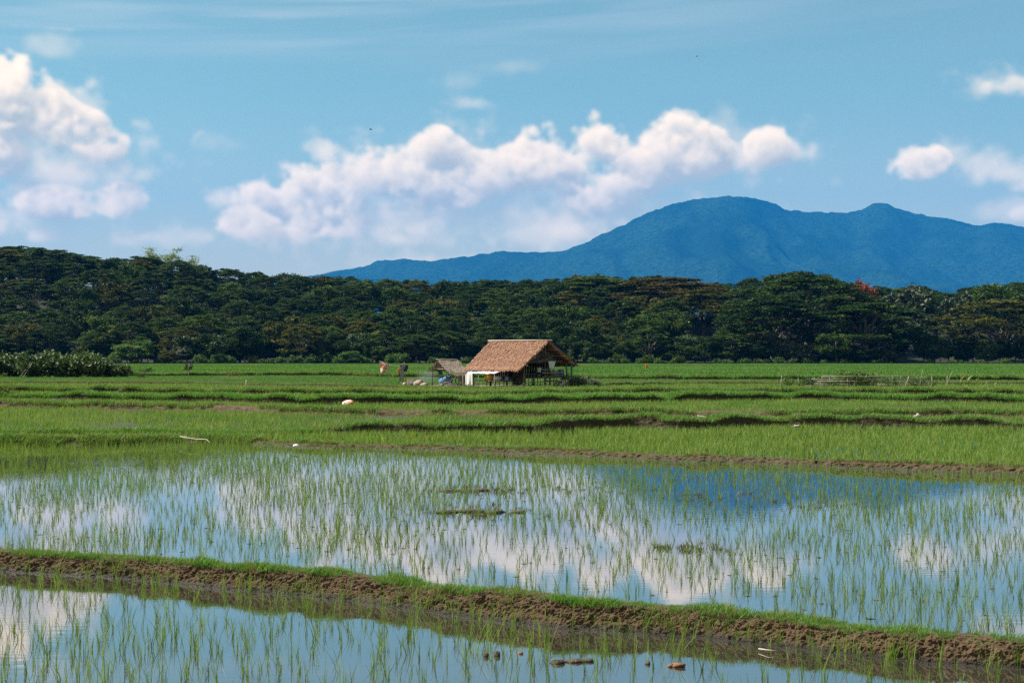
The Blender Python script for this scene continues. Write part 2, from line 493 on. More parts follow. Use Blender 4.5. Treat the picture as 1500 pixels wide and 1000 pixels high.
def scatter(name, pts, rot, scl, meshes, label, cat, seed=1):
    """one 'stuff' object: the meshes instanced on points by geometry nodes"""
    pts = np.asarray(pts, np.float32); n = len(pts)
    me = bpy.data.meshes.new(name)
    me.vertices.add(n); me.vertices.foreach_set('co', pts.ravel())
    rng = np.random.default_rng(seed)
    for nm, typ, val in (('rot', 'FLOAT', rot), ('scl', 'FLOAT', scl), ('pick', 'INT', rng.integers(0, len(meshes), n))):
        at = me.attributes.new(nm, typ, 'POINT')
        at.data.foreach_set('value', np.asarray(val, np.float32 if typ == 'FLOAT' else np.int32))
    me.update()
    o = mesh_obj(name, me)
    src = bpy.data.collections.new(name + ' source')
    for k, m_ in enumerate(meshes):
        src.objects.link(bpy.data.objects.new('%s_blade_%02d' % (name, k), m_))
    g = bpy.data.node_groups.new(name + ' scatter', 'GeometryNodeTree')
    g.interface.new_socket('Geometry', in_out='INPUT', socket_type='NodeSocketGeometry')
    g.interface.new_socket('Geometry', in_out='OUTPUT', socket_type='NodeSocketGeometry')
    gi = g.nodes.new('NodeGroupInput'); go = g.nodes.new('NodeGroupOutput')
    ci = g.nodes.new('GeometryNodeCollectionInfo'); ci.inputs[0].default_value = src
    ci.inputs['Separate Children'].default_value = True; ci.inputs['Reset Children'].default_value = True
    ip = g.nodes.new('GeometryNodeInstanceOnPoints')
    def attr(nm, typ):
        a = g.nodes.new('GeometryNodeInputNamedAttribute'); a.data_type = typ; a.inputs[0].default_value = nm
        return a.outputs[0]
    cx = g.nodes.new('ShaderNodeCombineXYZ'); g.links.new(attr('rot', 'FLOAT'), cx.inputs[2])
    g.links.new(gi.outputs[0], ip.inputs['Points']); g.links.new(ci.outputs[0], ip.inputs['Instance'])
    ip.inputs['Pick Instance'].default_value = True
    g.links.new(attr('pick', 'INT'), ip.inputs['Instance Index'])
    g.links.new(cx.outputs[0], ip.inputs['Rotation']); g.links.new(attr('scl', 'FLOAT'), ip.inputs['Scale'])
    g.links.new(ip.outputs[0], go.inputs[0])
    md = o.modifiers.new('scatter', 'NODES'); md.node_group = g
    return tag(o, label, cat, None, 'stuff')

# ------------------------------------------------------------------ the ground, paddies and bunds
def line(pts, z):
    """photo pixel polyline on level z -> dense world polyline from left to right"""
    pts = sorted(pts); xs = [p[0] for p in pts]; ys = [p[1] for p in pts]
    q = np.arange(xs[0], xs[-1] + 1, 6.0)
    yy = np.interp(q, xs, ys)
    k = np.ones(9) / 9; yy = np.convolve(np.pad(yy, 4, 'edge'), k, 'valid')
    d = F * (EYE - z) / (yy - HY)
    return np.stack([(q - 750) / F * d, d], 1)

Z0, Z1, Z2, Z3, Z3c, Z4, Z5, Z6, Z7 = 0.0, .05, .10, .14, .17, .19, .21, .23, .26
L1 = [(-500, 806), (-200, 822), (0, 838), (100, 843), (167, 847), (333, 863), (500, 879), (667, 902), (833, 922), (1000, 931), (1167, 950), (1333, 967), (1500, 978), (1800, 1004), (2100, 1035)]
L2 = [(-500, 652), (0, 652), (130, 652), (200, 649), (250, 647), (333, 648), (467, 657), (540, 657), (667, 662), (767, 666), (833, 669), (1000, 677), (1167, 682), (1333, 690), (1500, 697), (1900, 712)]
L3 = [(-500, 636), (0, 638), (300, 638), (400, 638), (480, 637), (553, 635), (640, 635), (740, 633), (833, 632), (923, 629), (1000, 632), (1100, 627), (1160, 626), (1233, 625), (1333, 627), (1500, 628), (1900, 634)]
L3c = [(-500, 596), (0, 598), (200, 601), (293, 603), (400, 607), (500, 609), (700, 610), (1000, 612), (1160, 613), (1400, 611), (1500, 613), (1900, 618)]
L4 = [(-500, 584), (0, 585), (300, 589), (383, 592), (520, 593), (667, 592), (800, 591), (933, 590), (1000, 588), (1057, 587.5), (1177, 586.5), (1333, 589), (1500, 592), (1900, 597)]
L4b = [(-500, 573), (10, 574), (200, 576), (333, 577.5), (493, 577.5), (700, 578.5), (850, 575), (1000, 575.5), (1200, 576.5), (1500, 578), (1900, 580)]
L5 = [(-500, 561), (0, 562), (300, 563.5), (333, 565), (500, 567.5), (640, 569), (760, 569.5), (850, 566), (1000, 563), (1150, 563), (1390, 564), (1500, 563.5), (1900, 565)]
L6 = [(-500, 549), (0, 551), (197, 551), (400, 550), (500, 550), (570, 552.5), (640, 553), (840, 554), (900, 555), (1000, 556), (1150, 556), (1500, 557), (1900, 557)]
W1, W2, W3, W3c = line(L1, Z0), line(L2, Z1), line(L3, Z2), line(L3c, Z3)
W4, W4b, W5, W6 = line(L4, Z3c), line(L4b, Z4), line(L5, Z5), line(L6, Z6)

def resamp(l, n):
    k = np.linspace(0, len(l) - 1, n); i = np.arange(len(l))
    return np.stack([np.interp(k, i, l[:, 0]), np.interp(k, i, l[:, 1])], 1)
def sheet(name, front, back, z, mat, kind='structure', cuts=1):
    front, back = resamp(front, 300), resamp(back, 300)
    n = len(front); V = []
    for k in range(cuts + 1):
        t = k / cuts
        p = front * (1 - t) + back * t
        V.append(np.column_stack([p, np.full(n, z)]))
    V = np.concatenate(V)
    Q = [[k * n + i, k * n + i + 1, (k + 1) * n + i + 1, (k + 1) * n + i] for k in range(cuts) for i in range(n - 1)]
    o = mesh_obj(name, np_mesh(name, V, Q), mat)
    return tag(o, kind=kind)
def fan(l, y): return np.stack([l[:, 0] / l[:, 1] * y, np.full(len(l), y)], 1)

tag(mesh_obj('ground', np_mesh('ground', [(-21000, -300, -.2), (21000, -300, -.2), (21000, 24000, -.2), (-21000, 24000, -.2)], [[0, 1, 2, 3]]), M['ground']), kind='structure')
sheet('near_paddy_water', fan(W1, 3.0) * np.array([2.2, 1]), W1 + np.array([0, .25]), Z0, M['water'])
sheet('main_paddy_water', W1 + np.array([0, .22]), W2 + np.array([0, .5]), Z1, M['water'])
M['field_water'] = water_mat('seedling field water', (.07, .09, .03))
fields = [('paddy_soil', W2, Z2, 'field_water'), ('paddy_soil', W3, Z3, 'soil'), ('paddy_soil', W3c, Z3c, 'soil'), ('paddy_soil', W4, Z4, 'soil'),
          ('paddy_soil', W4b, Z5, 'soil'), ('paddy_soil', W5, Z6, 'soil'), ('paddy_soil', W6, Z7, 'soil')]
for nm, l, z, mt in fields:
    sheet(nm, l + np.array([0, .3]), fan(l, 500.0), z, M[mt])

def worley(x, y, z):
    xi, yi, zi = (np.floor(q).astype(int) for q in (x, y, z)); best = np.full(x.shape, 9.0)
    for a in (-1, 0, 1):
        for b in (-1, 0, 1):
            for c in (-1, 0, 1):
                i, j, k = (xi + a) & 63, (yi + b) & 63, (zi + c) & 63
                px = xi + a + _PERM[i, j, k]; py = yi + b + _PERM[j, k, i]; pz = zi + c + _PERM[k, i, j]
                best = np.minimum(best, (px - x) ** 2 + (py - y) ** 2 + (pz - z) ** 2)
    return np.sqrt(best)
def bund(name, l, zlow, zhigh, h, face, top, ds, nt, amp, mat, seed, hvar=None, fr=7.0, slump=.22):
    seg = np.hypot(*(np.diff(l, axis=0).T)); s = np.concatenate([[0], np.cumsum(seg)])
    S = np.arange(0, s[-1], ds)
    X = np.interp(S, s, l[:, 0]); Y = np.interp(S, s, l[:, 1])
    X0, Y0 = X.copy(), Y.copy()
    tx, ty = np.gradient(X), np.gradient(Y); tl = np.hypot(tx, ty); tx, ty = tx / tl, ty / tl
    for a in (tx, ty):
        pass
    nx, ny = -ty, tx
    wob = fbm(S * .45 + seed, S * 0 + seed, 0, 4)
    X = X + nx * wob * face * .6; Y = Y + ny * wob * face * .6
    hs = h * (1 + slump * 1.6 * fbm(S * .7 + 31 * seed, S * 0, 0, 3))
    if hvar is not None: hs = hs * np.interp(X0 / Y0 * F + 750, hvar[0], hvar[1])
    prof = [(-.22, -.1, 0), (0, .0, .3), (face * .35, .55, 1), (face * .7, .86, 1), (face, .97, 1), (face + top * .4, 1.0, .5), (face + top, .94, .5), (face + top + .3, None, 0)]
    tt = np.linspace(0, 1, nt); pt = np.linspace(0, 1, len(prof))
    pt = np.array([0, .12, .32, .48, .58, .74, .9, 1.0])
    off = np.interp(tt, pt, [p[0] for p in prof]); am = np.interp(tt, pt, [p[2] for p in prof])
    zr = [p[1] for p in prof]
    PXs = X[:, None] + nx[:, None] * off[None]; PYs = Y[:, None] + ny[:, None] * off[None]
    Zc = np.stack([np.full(len(S), zlow - .1) if k == 0 else (np.full(len(S), zhigh - .06) if v is None else zlow + hs * v) for k, v in enumerate(zr)], 1)
    Zs = np.stack([np.interp(tt, pt, Zc[i]) for i in range(len(S))], 0)
    big = fbm(PXs * fr * .4, PYs * fr * .4, Zs * fr * .6 + seed, 3)
    clod = .5 - 1.15 * worley(PXs * fr, PYs * fr, Zs * fr * 1.2 + seed) + (.5 - worley(PXs * fr * 2.3, PYs * fr * 2.3, Zs * fr * 2.6)) * .55
    clod = -clod
    fine = fbm(PXs * fr * 4, PYs * fr * 4, Zs * fr * 4, 3, .6)
    dsp = amp * am[None] * (big * 1.1 - clod * .9 + fine * .45)
    PXs = PXs - nx[:, None] * dsp; PYs = PYs - ny[:, None] * dsp; Zs = Zs + dsp * .5
    n = len(S)
    V = np.stack([PXs, PYs, Zs], 2).reshape(-1, 3)
    i = np.arange(n - 1)[:, None] * nt + np.arange(nt - 1)[None]
    Q = np.stack([i, i + nt, i + nt + 1, i + 1], 2).reshape(-1, 4)
    o = mesh_obj(name, np_mesh(name, V, Q, False), mat)
    tag(o, kind='structure')
    return V.reshape(n, nt, 3), tt

def on_top(grid, tt, lo, hi, count, rng):
    i = rng.integers(0, grid.shape[0], count)
    ks = np.where((tt >= lo) & (tt <= hi))[0]
    k = rng.choice(ks, count)
    p = grid[i, k].copy(); p[:, :2] += rng.uniform(-.02, .02, (count, 2))
    return p
def px_of(p): return p[:, 0] / p[:, 1] * F + 750
def py_of(p): return HY + (EYE - p[:, 2]) / p[:, 1] * F

g1, t1 = bund('earth_bund', W1, Z0, Z1, .23, .19, .27, .014, 70, .042, M['mud_near'], 1.0, fr=15.0)
g2, t2 = bund('earth_bund', W2, Z1, Z2, .17, .24, .26, .045, 34, .075, M['mud'], 2.0, fr=6.0, hvar=([-500, 0, 120, 180, 250, 1500], [1.1, 1.1, 1.0, .6, .55, 1.15]))
g3, t3 = bund('earth_bund', W3, Z2, Z3, .31, .10, .6, .07, 28, .05, M['mud_shade'], 3.0, fr=4.0, slump=.4, hvar=([-500, 420, 560, 740, 1000, 1180, 1900], [.3, .3, .8, 1.0, 1.25, .85, .85]))
g3c, t3c = bund('earth_bund', W3c, Z3, Z3c, .27, .3, .6, .11, 22, .07, M['mud'], 4.0, fr=3.0)
g4, t4 = bund('earth_bund', W4, Z3c, Z4, .29, .08, .9, .15, 20, .05, M['mud_shade'], 5.0, fr=2.5, slump=.5)
g4b, t4b = bund('earth_bund', W4b, Z4, Z5, .25, .06, .9, .18, 18, .06, M['mud_shade'], 6.0, fr=2.0, slump=.5, hvar=([-500, 480, 560, 830, 860, 1900], [1.1, 1.1, .45, .45, .8, .8]))
g5, t5 = bund('earth_bund', W5, Z5, Z6, .13, .2, 1.2, .22, 18, .06, M['mud_shade'], 7.0, fr=1.6, hvar=([-500, 560, 620, 850, 900, 1900], [1.8, 1.6, .8, .8, 1.8, 1.8]))
g6, t6 = bund('earth_bund', W6, Z6, Z7, .26, .08, 1.4, .3, 18, .08, M['mud_shade'], 8.0, fr=1.4, slump=.5)

# ---- young rice in the two flooded paddies
hill_meshes = blade_meshes('rice_plant', 14, M['blade_pool'], 11, n=6, h=(.10, .32), w=.0065, spread=.022, lean=(.03, .5), segs=4)
hill_meshes += blade_meshes('rice_plant', 8, M['blade_pool'], 12, n=4, h=(.10, .28), w=.0065, spread=.02, lean=(.03, .42), segs=4)
hill_meshes += blade_meshes('rice_plant', 4, M['blade_pool'], 13, n=9, h=(.14, .34), w=.007, spread=.03, lean=(.05, .6), segs=4)
rng = np.random.default_rng(21)
def jitter_grid(x0, x1, y0, y1, st, rng, jit=.45):
    gx, gy = np.meshgrid(np.arange(x0, x1, st), np.arange(y0, y1, st))
    p = np.stack([gx.ravel(), gy.ravel()], 1)
    return p + rng.uniform(-jit, jit, p.shape) * st
def yl(l, x): return np.interp(x, l[:, 0], l[:, 1])
# near pool
p = jitter_grid(-8, 8, 9.3, 18, .17, rng)
p = p[p[:, 1] < yl(W1, p[:, 0]) - .06]
clump = fbm(p[:, 0] * .9, p[:, 1] * .9, 3.0, 3)
u = p[:, 0] / p[:, 1] * F
keep = rng.random(len(p)) < np.clip(.72 + .7 * clump - np.interp(u, [-750, 0, 250, 750], [-.10, 0.0, .26, .36]), .05, 1)
p = p[keep]
p0 = np.column_stack([p, np.full(len(p), Z0 - .01)])
# main paddy
p = jitter_grid(-22, 22, 12, 47, .145, rng, .36)
p = p[(p[:, 1] > yl(W1, p[:, 0]) + .55) & (p[:, 1] < yl(W2, p[:, 0]) - .05) & (np.abs(p[:, 0]) < p[:, 1] * .45)]
clump = fbm(p[:, 0] * .5, p[:, 1] * .35, 9.0, 3)
dfront = p[:, 1] - yl(W1, p[:, 0])
keep = rng.random(len(p)) < np.clip(.66 + .9 * clump + np.interp(dfront, [0, 3, 8, 16, 22], [-.18, -.05, .05, .12, .3]), .06, 1)
p = p[keep]
p1 = np.column_stack([p, np.full(len(p), Z1 - .01)])
def in_frame(p): return (px_of(p) > 0) & (px_of(p) < 1500) & (py_of(p) < 1005)
vis0 = np.where(in_frame(p0))[0]
vis0 = vis0[np.argsort(p0[vis0, 1])][:300]
for k in vis0:
    o = mesh_obj('rice_plant', hill_meshes[int(rng.integers(0, len(hill_meshes)))])
    o.location = p0[k]; o.rotation_euler = (0, 0, rng.random() * 6.28); s_ = rng.uniform(.6, 1.0); o.scale = (s_, s_, s_)
    tag(o, 'slender young rice plant standing in the flooded paddy in front of the long muddy bund', 'rice plant', 'rice plants in the near flooded paddy')
rest = np.concatenate([np.delete(p0, vis0, 0), p1])
scatter('rice_seedlings', rest, rng.random(len(rest)) * 6.28, rng.uniform(.42, .88, len(rest)), hill_meshes,
        'thin green rice seedlings standing in shallow reflecting water behind the long bund', 'rice')
# brown straw and rotting stems lying at the seedlings' feet
M['litter'] = plain('rotting straw', (.13, .10, .05), (.04, .035, .02), 4, .8)
def litter_mesh(seed, n=7):
    r = np.random.default_rng(seed); b = MB()
    for _ in range(n):
        a = r.random() * 6.28; L = r.uniform(.02, .07); c = r.uniform(-.05, .05, 2)
        d = np.array([math.cos(a), math.sin(a)]) * L
        b.tube([(c[0] - d[0], c[1] - d[1], .002), (c[0], c[1], .012), (c[0] + d[0], c[1] + d[1], r.uniform(0, .02))], [.003, .006, .002], 4)
    me = b.mesh('straw_litter'); me.materials.append(M['litter']); return me
ii = rng.choice(len(p1), int(len(p1) * .10), replace=False)
lp = p1[ii] + np.array([0, 0, .008])
scatter('straw_litter', lp, rng.random(len(lp)) * 6.28, rng.uniform(.2, .5, len(lp)), [litter_mesh(i) for i in range(5)],
        'dark rotting straw floating between the rice seedlings', 'straw')
# muddy weedy humps showing above the water of the main paddy
M['weed'] = leafy('water weed', (.05, .06, .02), (.13, .13, .05), .3)
weedm = blade_meshes('weed', 5, M['weed'], 31, n=16, h=(.03, .12), w=.012, spread=.09, lean=(.3, 1.2), segs=3)
wp = []
for (x0, x1, y, n) in [(650, 760, 718, 45), (640, 770, 750, 50), (960, 1050, 802, 30), (800, 900, 716, 15), (1180, 1260, 742, 15), (1000, 1130, 730, 20)]:
    for _ in range(n):
        q = PX(rng.normal((x0 + x1) / 2, (x1 - x0) * .34), y + rng.normal(0, 4.5), Z1); wp.append((q.x, q.y, Z1 - .01))
wp = np.array(wp)
scatter('water_weed', wp, rng.random(len(wp)) * 6.28, rng.uniform(.4, 1.1, len(wp)), weedm, 'low brownish weed growing on mud humps in the flooded paddy', 'weed')

# ---- turf on the bunds
turf = blade_meshes('turf', 10, M['turf'], 41, n=16, h=(.02, .07), w=.005, spread=.05, lean=(.2, 1.1), segs=3)
dry = blade_meshes('turf', 6, M['dryturf'], 42, n=14, h=(.02, .09), w=.006, spread=.05, lean=(.2, 1.2), segs=3)
q = on_top(g1, t1, .51, .95, 12000, rng)
q = q[(rng.random(len(q)) < np.clip(.85 + 1.5 * fbm(q[:, 0] * 1.8, q[:, 1] * 1.8, 2.0, 3), .2, 1))]
q = q[rng.random(len(q)) < .9]
cov = np.interp(px_of(q), [0, 900, 1150, 1350, 1500], [1, 1, .9, .6, .4]); q = q[rng.random(len(q)) < cov]
scatter('bund_turf', q, rng.random(len(q)) * 6.28, rng.uniform(.45, 1.0, len(q)) * np.clip(1.0 + 1.3 * fbm(q[:, 0] * 2.5, q[:, 1] * 2.5, 8.0, 3), .45, 2.2), turf + dry[:2], 'short bright green grass along the top of the long muddy bund', 'grass')
q = on_top(g1, t1, .24, .58, 2600, rng)
q = q[fbm(q[:, 0] * 2.2, q[:, 1] * 2.2, 5.0, 3) > .16 - .3 * (q[:, 2] - .12)]
scatter('bund_weed', q, rng.random(len(q)) * 6.28, rng.uniform(.4, 1.1, len(q)), turf[:3] + dry, 'sparse weeds growing on the muddy face of the long bund', 'weed')
# taller rice blades leaning on the bund foot
q = on_top(g1, t1, .10, .2, 260, rng); 
scatter('bund_rice', q, rng.random(len(q)) * 6.28, rng.uniform(.6, 1.1, len(q)), hill_meshes[14:22], 'scattered rice plants at the water edge of the long bund', 'rice')
bigturf = blade_meshes('turf', 8, M['turf'], 43, n=18, h=(.06, .2), w=.016, spread=.14, lean=(.2, .9), segs=2)
bigdry = blade_meshes('turf', 6, M['dryturf'], 44, n=18, h=(.05, .18), w=.016, spread=.14, lean=(.2, .9), segs=2)
def bund_grass(name, g, t, lo, hi, count, mix, label, thr=-.6, s=(.6, 1.4)):
    q = on_top(g, t, lo, hi, count, rng)
    q = q[(np.abs(q[:, 0]) < q[:, 1] * .5) & (fbm(q[:, 0] * .5, q[:, 1] * .5, 1.0 + count, 3) > thr)]
    scatter(name, q, rng.random(len(q)) * 6.28, rng.uniform(s[0], s[1], len(q)), mix, label, 'grass')
bund_grass('bund_turf', g2, t2, .62, .95, 3500, bigdry + bigturf[:3], 'short dry grass on the brown bund at the far side of the flooded paddy', -.05, (.3, .8))
q = on_top(g2, t2, .15, .97, 16000, rng); q = q[(np.abs(q[:, 0]) < q[:, 1] * .5) & (px_of(q) < 520 + 160 * fbm(q[:, 0], q[:, 1], 3.0, 3)) & (fbm(q[:, 0] * .7, q[:, 1] * .7, 12.0, 3) > -.12)]
scatter('bund_turf', q, rng.random(len(q)) * 6.28, rng.uniform(.5, 1.3, len(q)), bigturf + bigdry, 'rough grass covering the low left part of the bund behind the flooded paddy', 'grass')
bund_grass('bund_turf', g3, t3, .52, .97, 9000, bigturf + bigdry[:3], 'grass hanging over the dark undercut bund beyond the flooded paddy', -.5, (.5, 1.2))
bund_grass('bund_turf', g3c, t3c, .42, .97, 8000, bigturf + bigdry, 'mixed green and dry grass on a low bund in the middle of the rice fields', -.15)
bund_grass('bund_turf', g4, t4, .50, .97, 14000, bigturf, 'thick green grass over the dark bund in front of the hut', -.7, (.8, 1.6))
bund_grass('bund_turf', g4b, t4b, .45, .97, 14000, bigturf + bigdry, 'green and dry grass on the bund just in front of the hut yard', -.5, (.9, 1.8))
bund_grass('bund_turf', g5, t5, .40, .97, 16000, bigdry + bigturf[:4], 'yellowish grass on the bund the hut stands on', -.6, (.35, .8))
bund_grass('bund_turf', g6, t6, .45, .97, 16000, bigturf + bigdry[:3], 'rough grass on the low bund behind the hut', -.6, (1.2, 2.6))

# ---- dense rice of the upper fields
fieldhill = blade_meshes('rice', 10, M['field'], 51, n=7, h=(.10, .24), w=.011, spread=.03, lean=(.1, .6), segs=3)
p = jitter_grid(-26, 26, 26, 62, .165, rng)
p = p[(p[:, 1] > yl(W2, p[:, 0]) + .75) & (p[:, 1] < yl(W3, p[:, 0]) - .02) & (np.abs(p[:, 0]) < p[:, 1] * .44)]
p = p[rng.random(len(p)) < np.clip(.85 + 1.1 * fbm(p[:, 0] * .6, p[:, 1] * .45, 4.0, 4), .15, .97)]
pp = np.column_stack([p, np.full(len(p), Z2 - .01)])
scatter('field_rice', pp, rng.random(len(pp)) * 6.28, rng.uniform(.8, 1.2, len(pp)), fieldhill, 'dense young rice in the field right behind the flooded paddy', 'rice')
patch1 = blade_meshes('rice', 8, M['field'], 52, n=85, h=(.10, .27), w=.016, spread=.55, lean=(.1, .5), segs=2, square=True)
def rice_field(name, la, lb, z, st, meshes, label, s=(.85, 1.15), lo=.9, ymax=None):
    y0 = la[:, 1].min(); y1 = lb[:, 1].max() if lb is not None else ymax
    p = jitter_grid(-y1 * .46, y1 * .46, y0, y1, st, rng, .25)
    p = p[np.abs(p[:, 0]) < p[:, 1] * .44 + 2]
    top_ = yl(lb, p[:, 0]) - .1 if lb is not None else ymax
    p = p[(p[:, 1] > yl(la, p[:, 0]) + lo) & (p[:, 1] < top_)]
    p = p[fbm(p[:, 0] * .22, p[:, 1] * .16, z * 50, 3) > -.42]
    if name == 'yard_grass': p = p[~((np.abs(p[:, 0] / p[:, 1] * F + 750 - 740) < 105) & (p[:, 1] < 120))]
    q = np.column_stack([p, np.full(len(p), z - .01)])
    if len(q): scatter(name, q, rng.integers(0, 4, len(q)) * math.pi / 2 + rng.normal(0, .2, len(q)), rng.uniform(s[0], s[1], len(q)), meshes, label, 'rice')
rice_field('field_rice', W3, W3c, Z3, 1.0, patch1, 'young rice in the field behind the dark undercut bund')
rice_field('field_rice', W3c, W4, Z3c, 1.0, patch1, 'young rice in the narrow field in the middle of the terraces')
patch2 = blade_meshes('rice', 6, M['field'], 53, n=75, h=(.10, .28), w=.03, spread=1.05, lean=(.1, .5), segs=2, square=True)
rice_field('field_rice', W4, W4b, Z4, 1.6, patch2, 'young rice in the field in front of the hut', lo=1.2)
rice_field('field_rice', W4b, W5, Z5, 1.6, patch2, 'young rice in the strip at the foot of the hut bund', lo=1.2)
M['yardgrass'] = leafy('yard grass', (.05, .17, .028), (.14, .24, .05), .35, None, .55, patch=(.12, (.24, .22, .085), .56, .68))
patchy = blade_meshes('rice', 6, M['yardgrass'], 54, n=150, h=(.05, .16), w=.035, spread=1.05, lean=(.2, .7), segs=2, square=True)
rice_field('yard_grass', W5, W6, Z6, 1.8, patchy, 'trodden grass around the hut', lo=1.5)
M['farfield'] = leafy('far field rice', (.05, .17, .025), (.13, .25, .045), .4, None, .55, patch=(.02, (.22, .25, .07), .52, .66))
patch3 = blade_meshes('rice', 6, M['farfield'], 55, n=110, h=(.2, .42), w=.09, spread=2.6, lean=(.1, .5), segs=2, square=True)
rice_field('field_rice', W6, None, Z7, 4.4, patch3, 'bright green rice in the wide field before the forest', lo=1.5, ymax=476)
# ------------------------------------------------------------------ the mountain
RIDGE = [(-600, 470), (0, 440), (300, 420), (465, 403), (520, 392), (560, 382), (600, 381), (640, 382), (700, 373), (740, 368), (800, 371), (830, 366), (880, 345), (920, 325), (960, 306), (1000, 296), (1030, 290), (1060, 287), (1100, 288), (1130, 298), (1155, 308), (1200, 311), (1250, 312), (1262, 305), (1280, 297), (1300, 297), (1315, 305), (1350, 315), (1400, 322), (1430, 331), (1450, 326), (1475, 327), (1500, 334), (1560, 345), (1700, 372), (1900, 400), (2200, 430)]
def mountain():
    u = np.arange(-300, 2100, 3.2); nr = 250
    e = np.interp(u, [p[0] for p in RIDGE], [(HY - p[1]) / F for p in RIDGE])
    k = np.ones(5) / 5; e = np.convolve(np.pad(e, 2, 'edge'), k, 'valid')
    t = np.concatenate([np.linspace(0, 1, nr - 30), np.linspace(1.01, 1.5, 30)])
    R0 = 11700.0; R1 = 18000.0 + 560 * np.sin(u / 170.0)
    r = R0 + (R1[:, None] - R0) * t[None]
    x = (u[:, None] - 750) / F * r
    zr = e * R1
    prof = np.where(t < 1, t ** 1.15, 1 - (t - 1) * 1.1)
    z = zr[:, None] * prof[None]
    # spurs and gullies running down towards the plain
    warp = 450 * fbm(x / 2000, r / 2000, 1.0, 3)
    spur = 1 - np.abs(fbm((x + warp + r * .12) / 1400, r / 5900, 4.0, 4, .55)) * 2.4
    g2 = 1 - np.abs(fbm((x - r * .2 + warp) / 590, r / 2000, 8.0, 3, .5)) * 2.2
    env = np.clip(np.sin(np.clip(t, 0, 1) * np.pi) ** .7, 0, 1)[None] * np.clip(zr[:, None] / 1800, .1, 1)
    z = z + env * (spur * 230 - 170 + g2 * 60 - 30)
    z = z + 11 * fbm(x / 50, r / 50, 3.0, 2) + 22 * fbm(x / 130, r / 130, 6.0, 2)
    # keep every slope under the ridge line seen from the fields
    lim = (e * .985)[:, None] * r
    z = np.where(t[None] < .97, np.minimum(z, lim), z) + EYE
    V = np.stack([x, r, z], 2).reshape(-1, 3)
    nu, nt_ = len(u), len(t)
    i = np.arange(nu - 1)[:, None] * nt_ + np.arange(nt_ - 1)[None]
    Q = np.stack([i, i + nt_, i + nt_ + 1, i + 1], 2).reshape(-1, 4)
    m, n, out = new_mat('mountain forest')
    pos = n.new('ShaderNodeNewGeometry').outputs['Position']
    a = n.noise(pos, 1 / 45.0, 5, .7); b = n.noise(pos, 1 / 900.0, 4, .55)
    col = n.mix(n.range(a, .35, .65), c4((.004, .014, .008)), c4((.026, .056, .030)))
    col = n.mix(n.range(b, .48, .62, 0, .75), col, c4((.006, .018, .012)))
    p = n.new('ShaderNodeBsdfPrincipled'); p.inputs['Roughness'].default_value = 1; p.inputs['Specular IOR Level'].default_value = 0
    n.l.new(col, p.inputs['Base Color'])
    bp = n.new('ShaderNodeBump'); bp.inputs['Strength'].default_value = 1.0; bp.inputs['Distance'].default_value = 16
    n.l.new(n.noise(pos, 1 / 36.0, 5, .7), bp.inputs['Height']); n.l.new(bp.outputs[0], p.inputs['Normal'])
    n.l.new(p.outputs[0], out.inputs[0])
    tag(mesh_obj('mountain', np_mesh('mountain', V, Q, True), m), 'forested blue mountain with two summits behind the wood', kind='structure')
mountain()

# ------------------------------------------------------------------ wooded slope
SKYL = [(-400, 372), (0, 362), (60, 362), (100, 370), (150, 378), (200, 378), (235, 378), (290, 386), (330, 392), (400, 400), (460, 403), (540, 408), (620, 410), (700, 410), (780, 410), (850, 404), (900, 402), (960, 404), (1000, 408), (1040, 416), (1080, 410), (1130, 403), (1160, 399), (1200, 402), (1240, 412), (1300, 420), (1340, 416), (1385, 428), (1440, 417), (1500, 411), (1900, 415)]
def skyl(u): return np.interp(u, [p[0] for p in SKYL], [p[1] for p in SKYL])
EDGE = 478.0
def hill_top(u): return np.maximum((HY - skyl(u)) / F * 700 + EYE - 17.0, 6.0)
def hill_z(u, r):
    t = np.clip((r - EDGE - 16) / 215.0, 0, 1); t = t * t * (3 - 2 * t)
    b = np.clip((r - 740) / 500.0, 0, 1)
    return Z7 + .02 + hill_top(u) * t * (1 - b)
u = np.arange(-700, 2200, 12.0); r = np.concatenate([np.arange(EDGE - 3, 780, 7.0), np.arange(800, 1300, 50.0)])
UU, RR = np.meshgrid(u, r, indexing='ij')
V = np.stack([(UU - 750) / F * RR, RR, hill_z(UU, RR) + .35 * fbm(UU / 9, RR / 6, 0, 3) * np.clip((RR - EDGE) / 15, 0, 1)], 2).reshape(-1, 3)
i = np.arange(len(u) - 1)[:, None] * len(r) + np.arange(len(r) - 1)[None]
M['forestfloor'] = plain('forest floor', (.018, .020, .010), (.010, .012, .006), .3, .95, 5, .5, 2)
tag(mesh_obj('wooded_slope', np_mesh('wooded_slope', V, np.stack([i, i + len(r), i + len(r) + 1, i + 1], 2).reshape(-1, 4), True), M['forestfloor']), kind='structure')

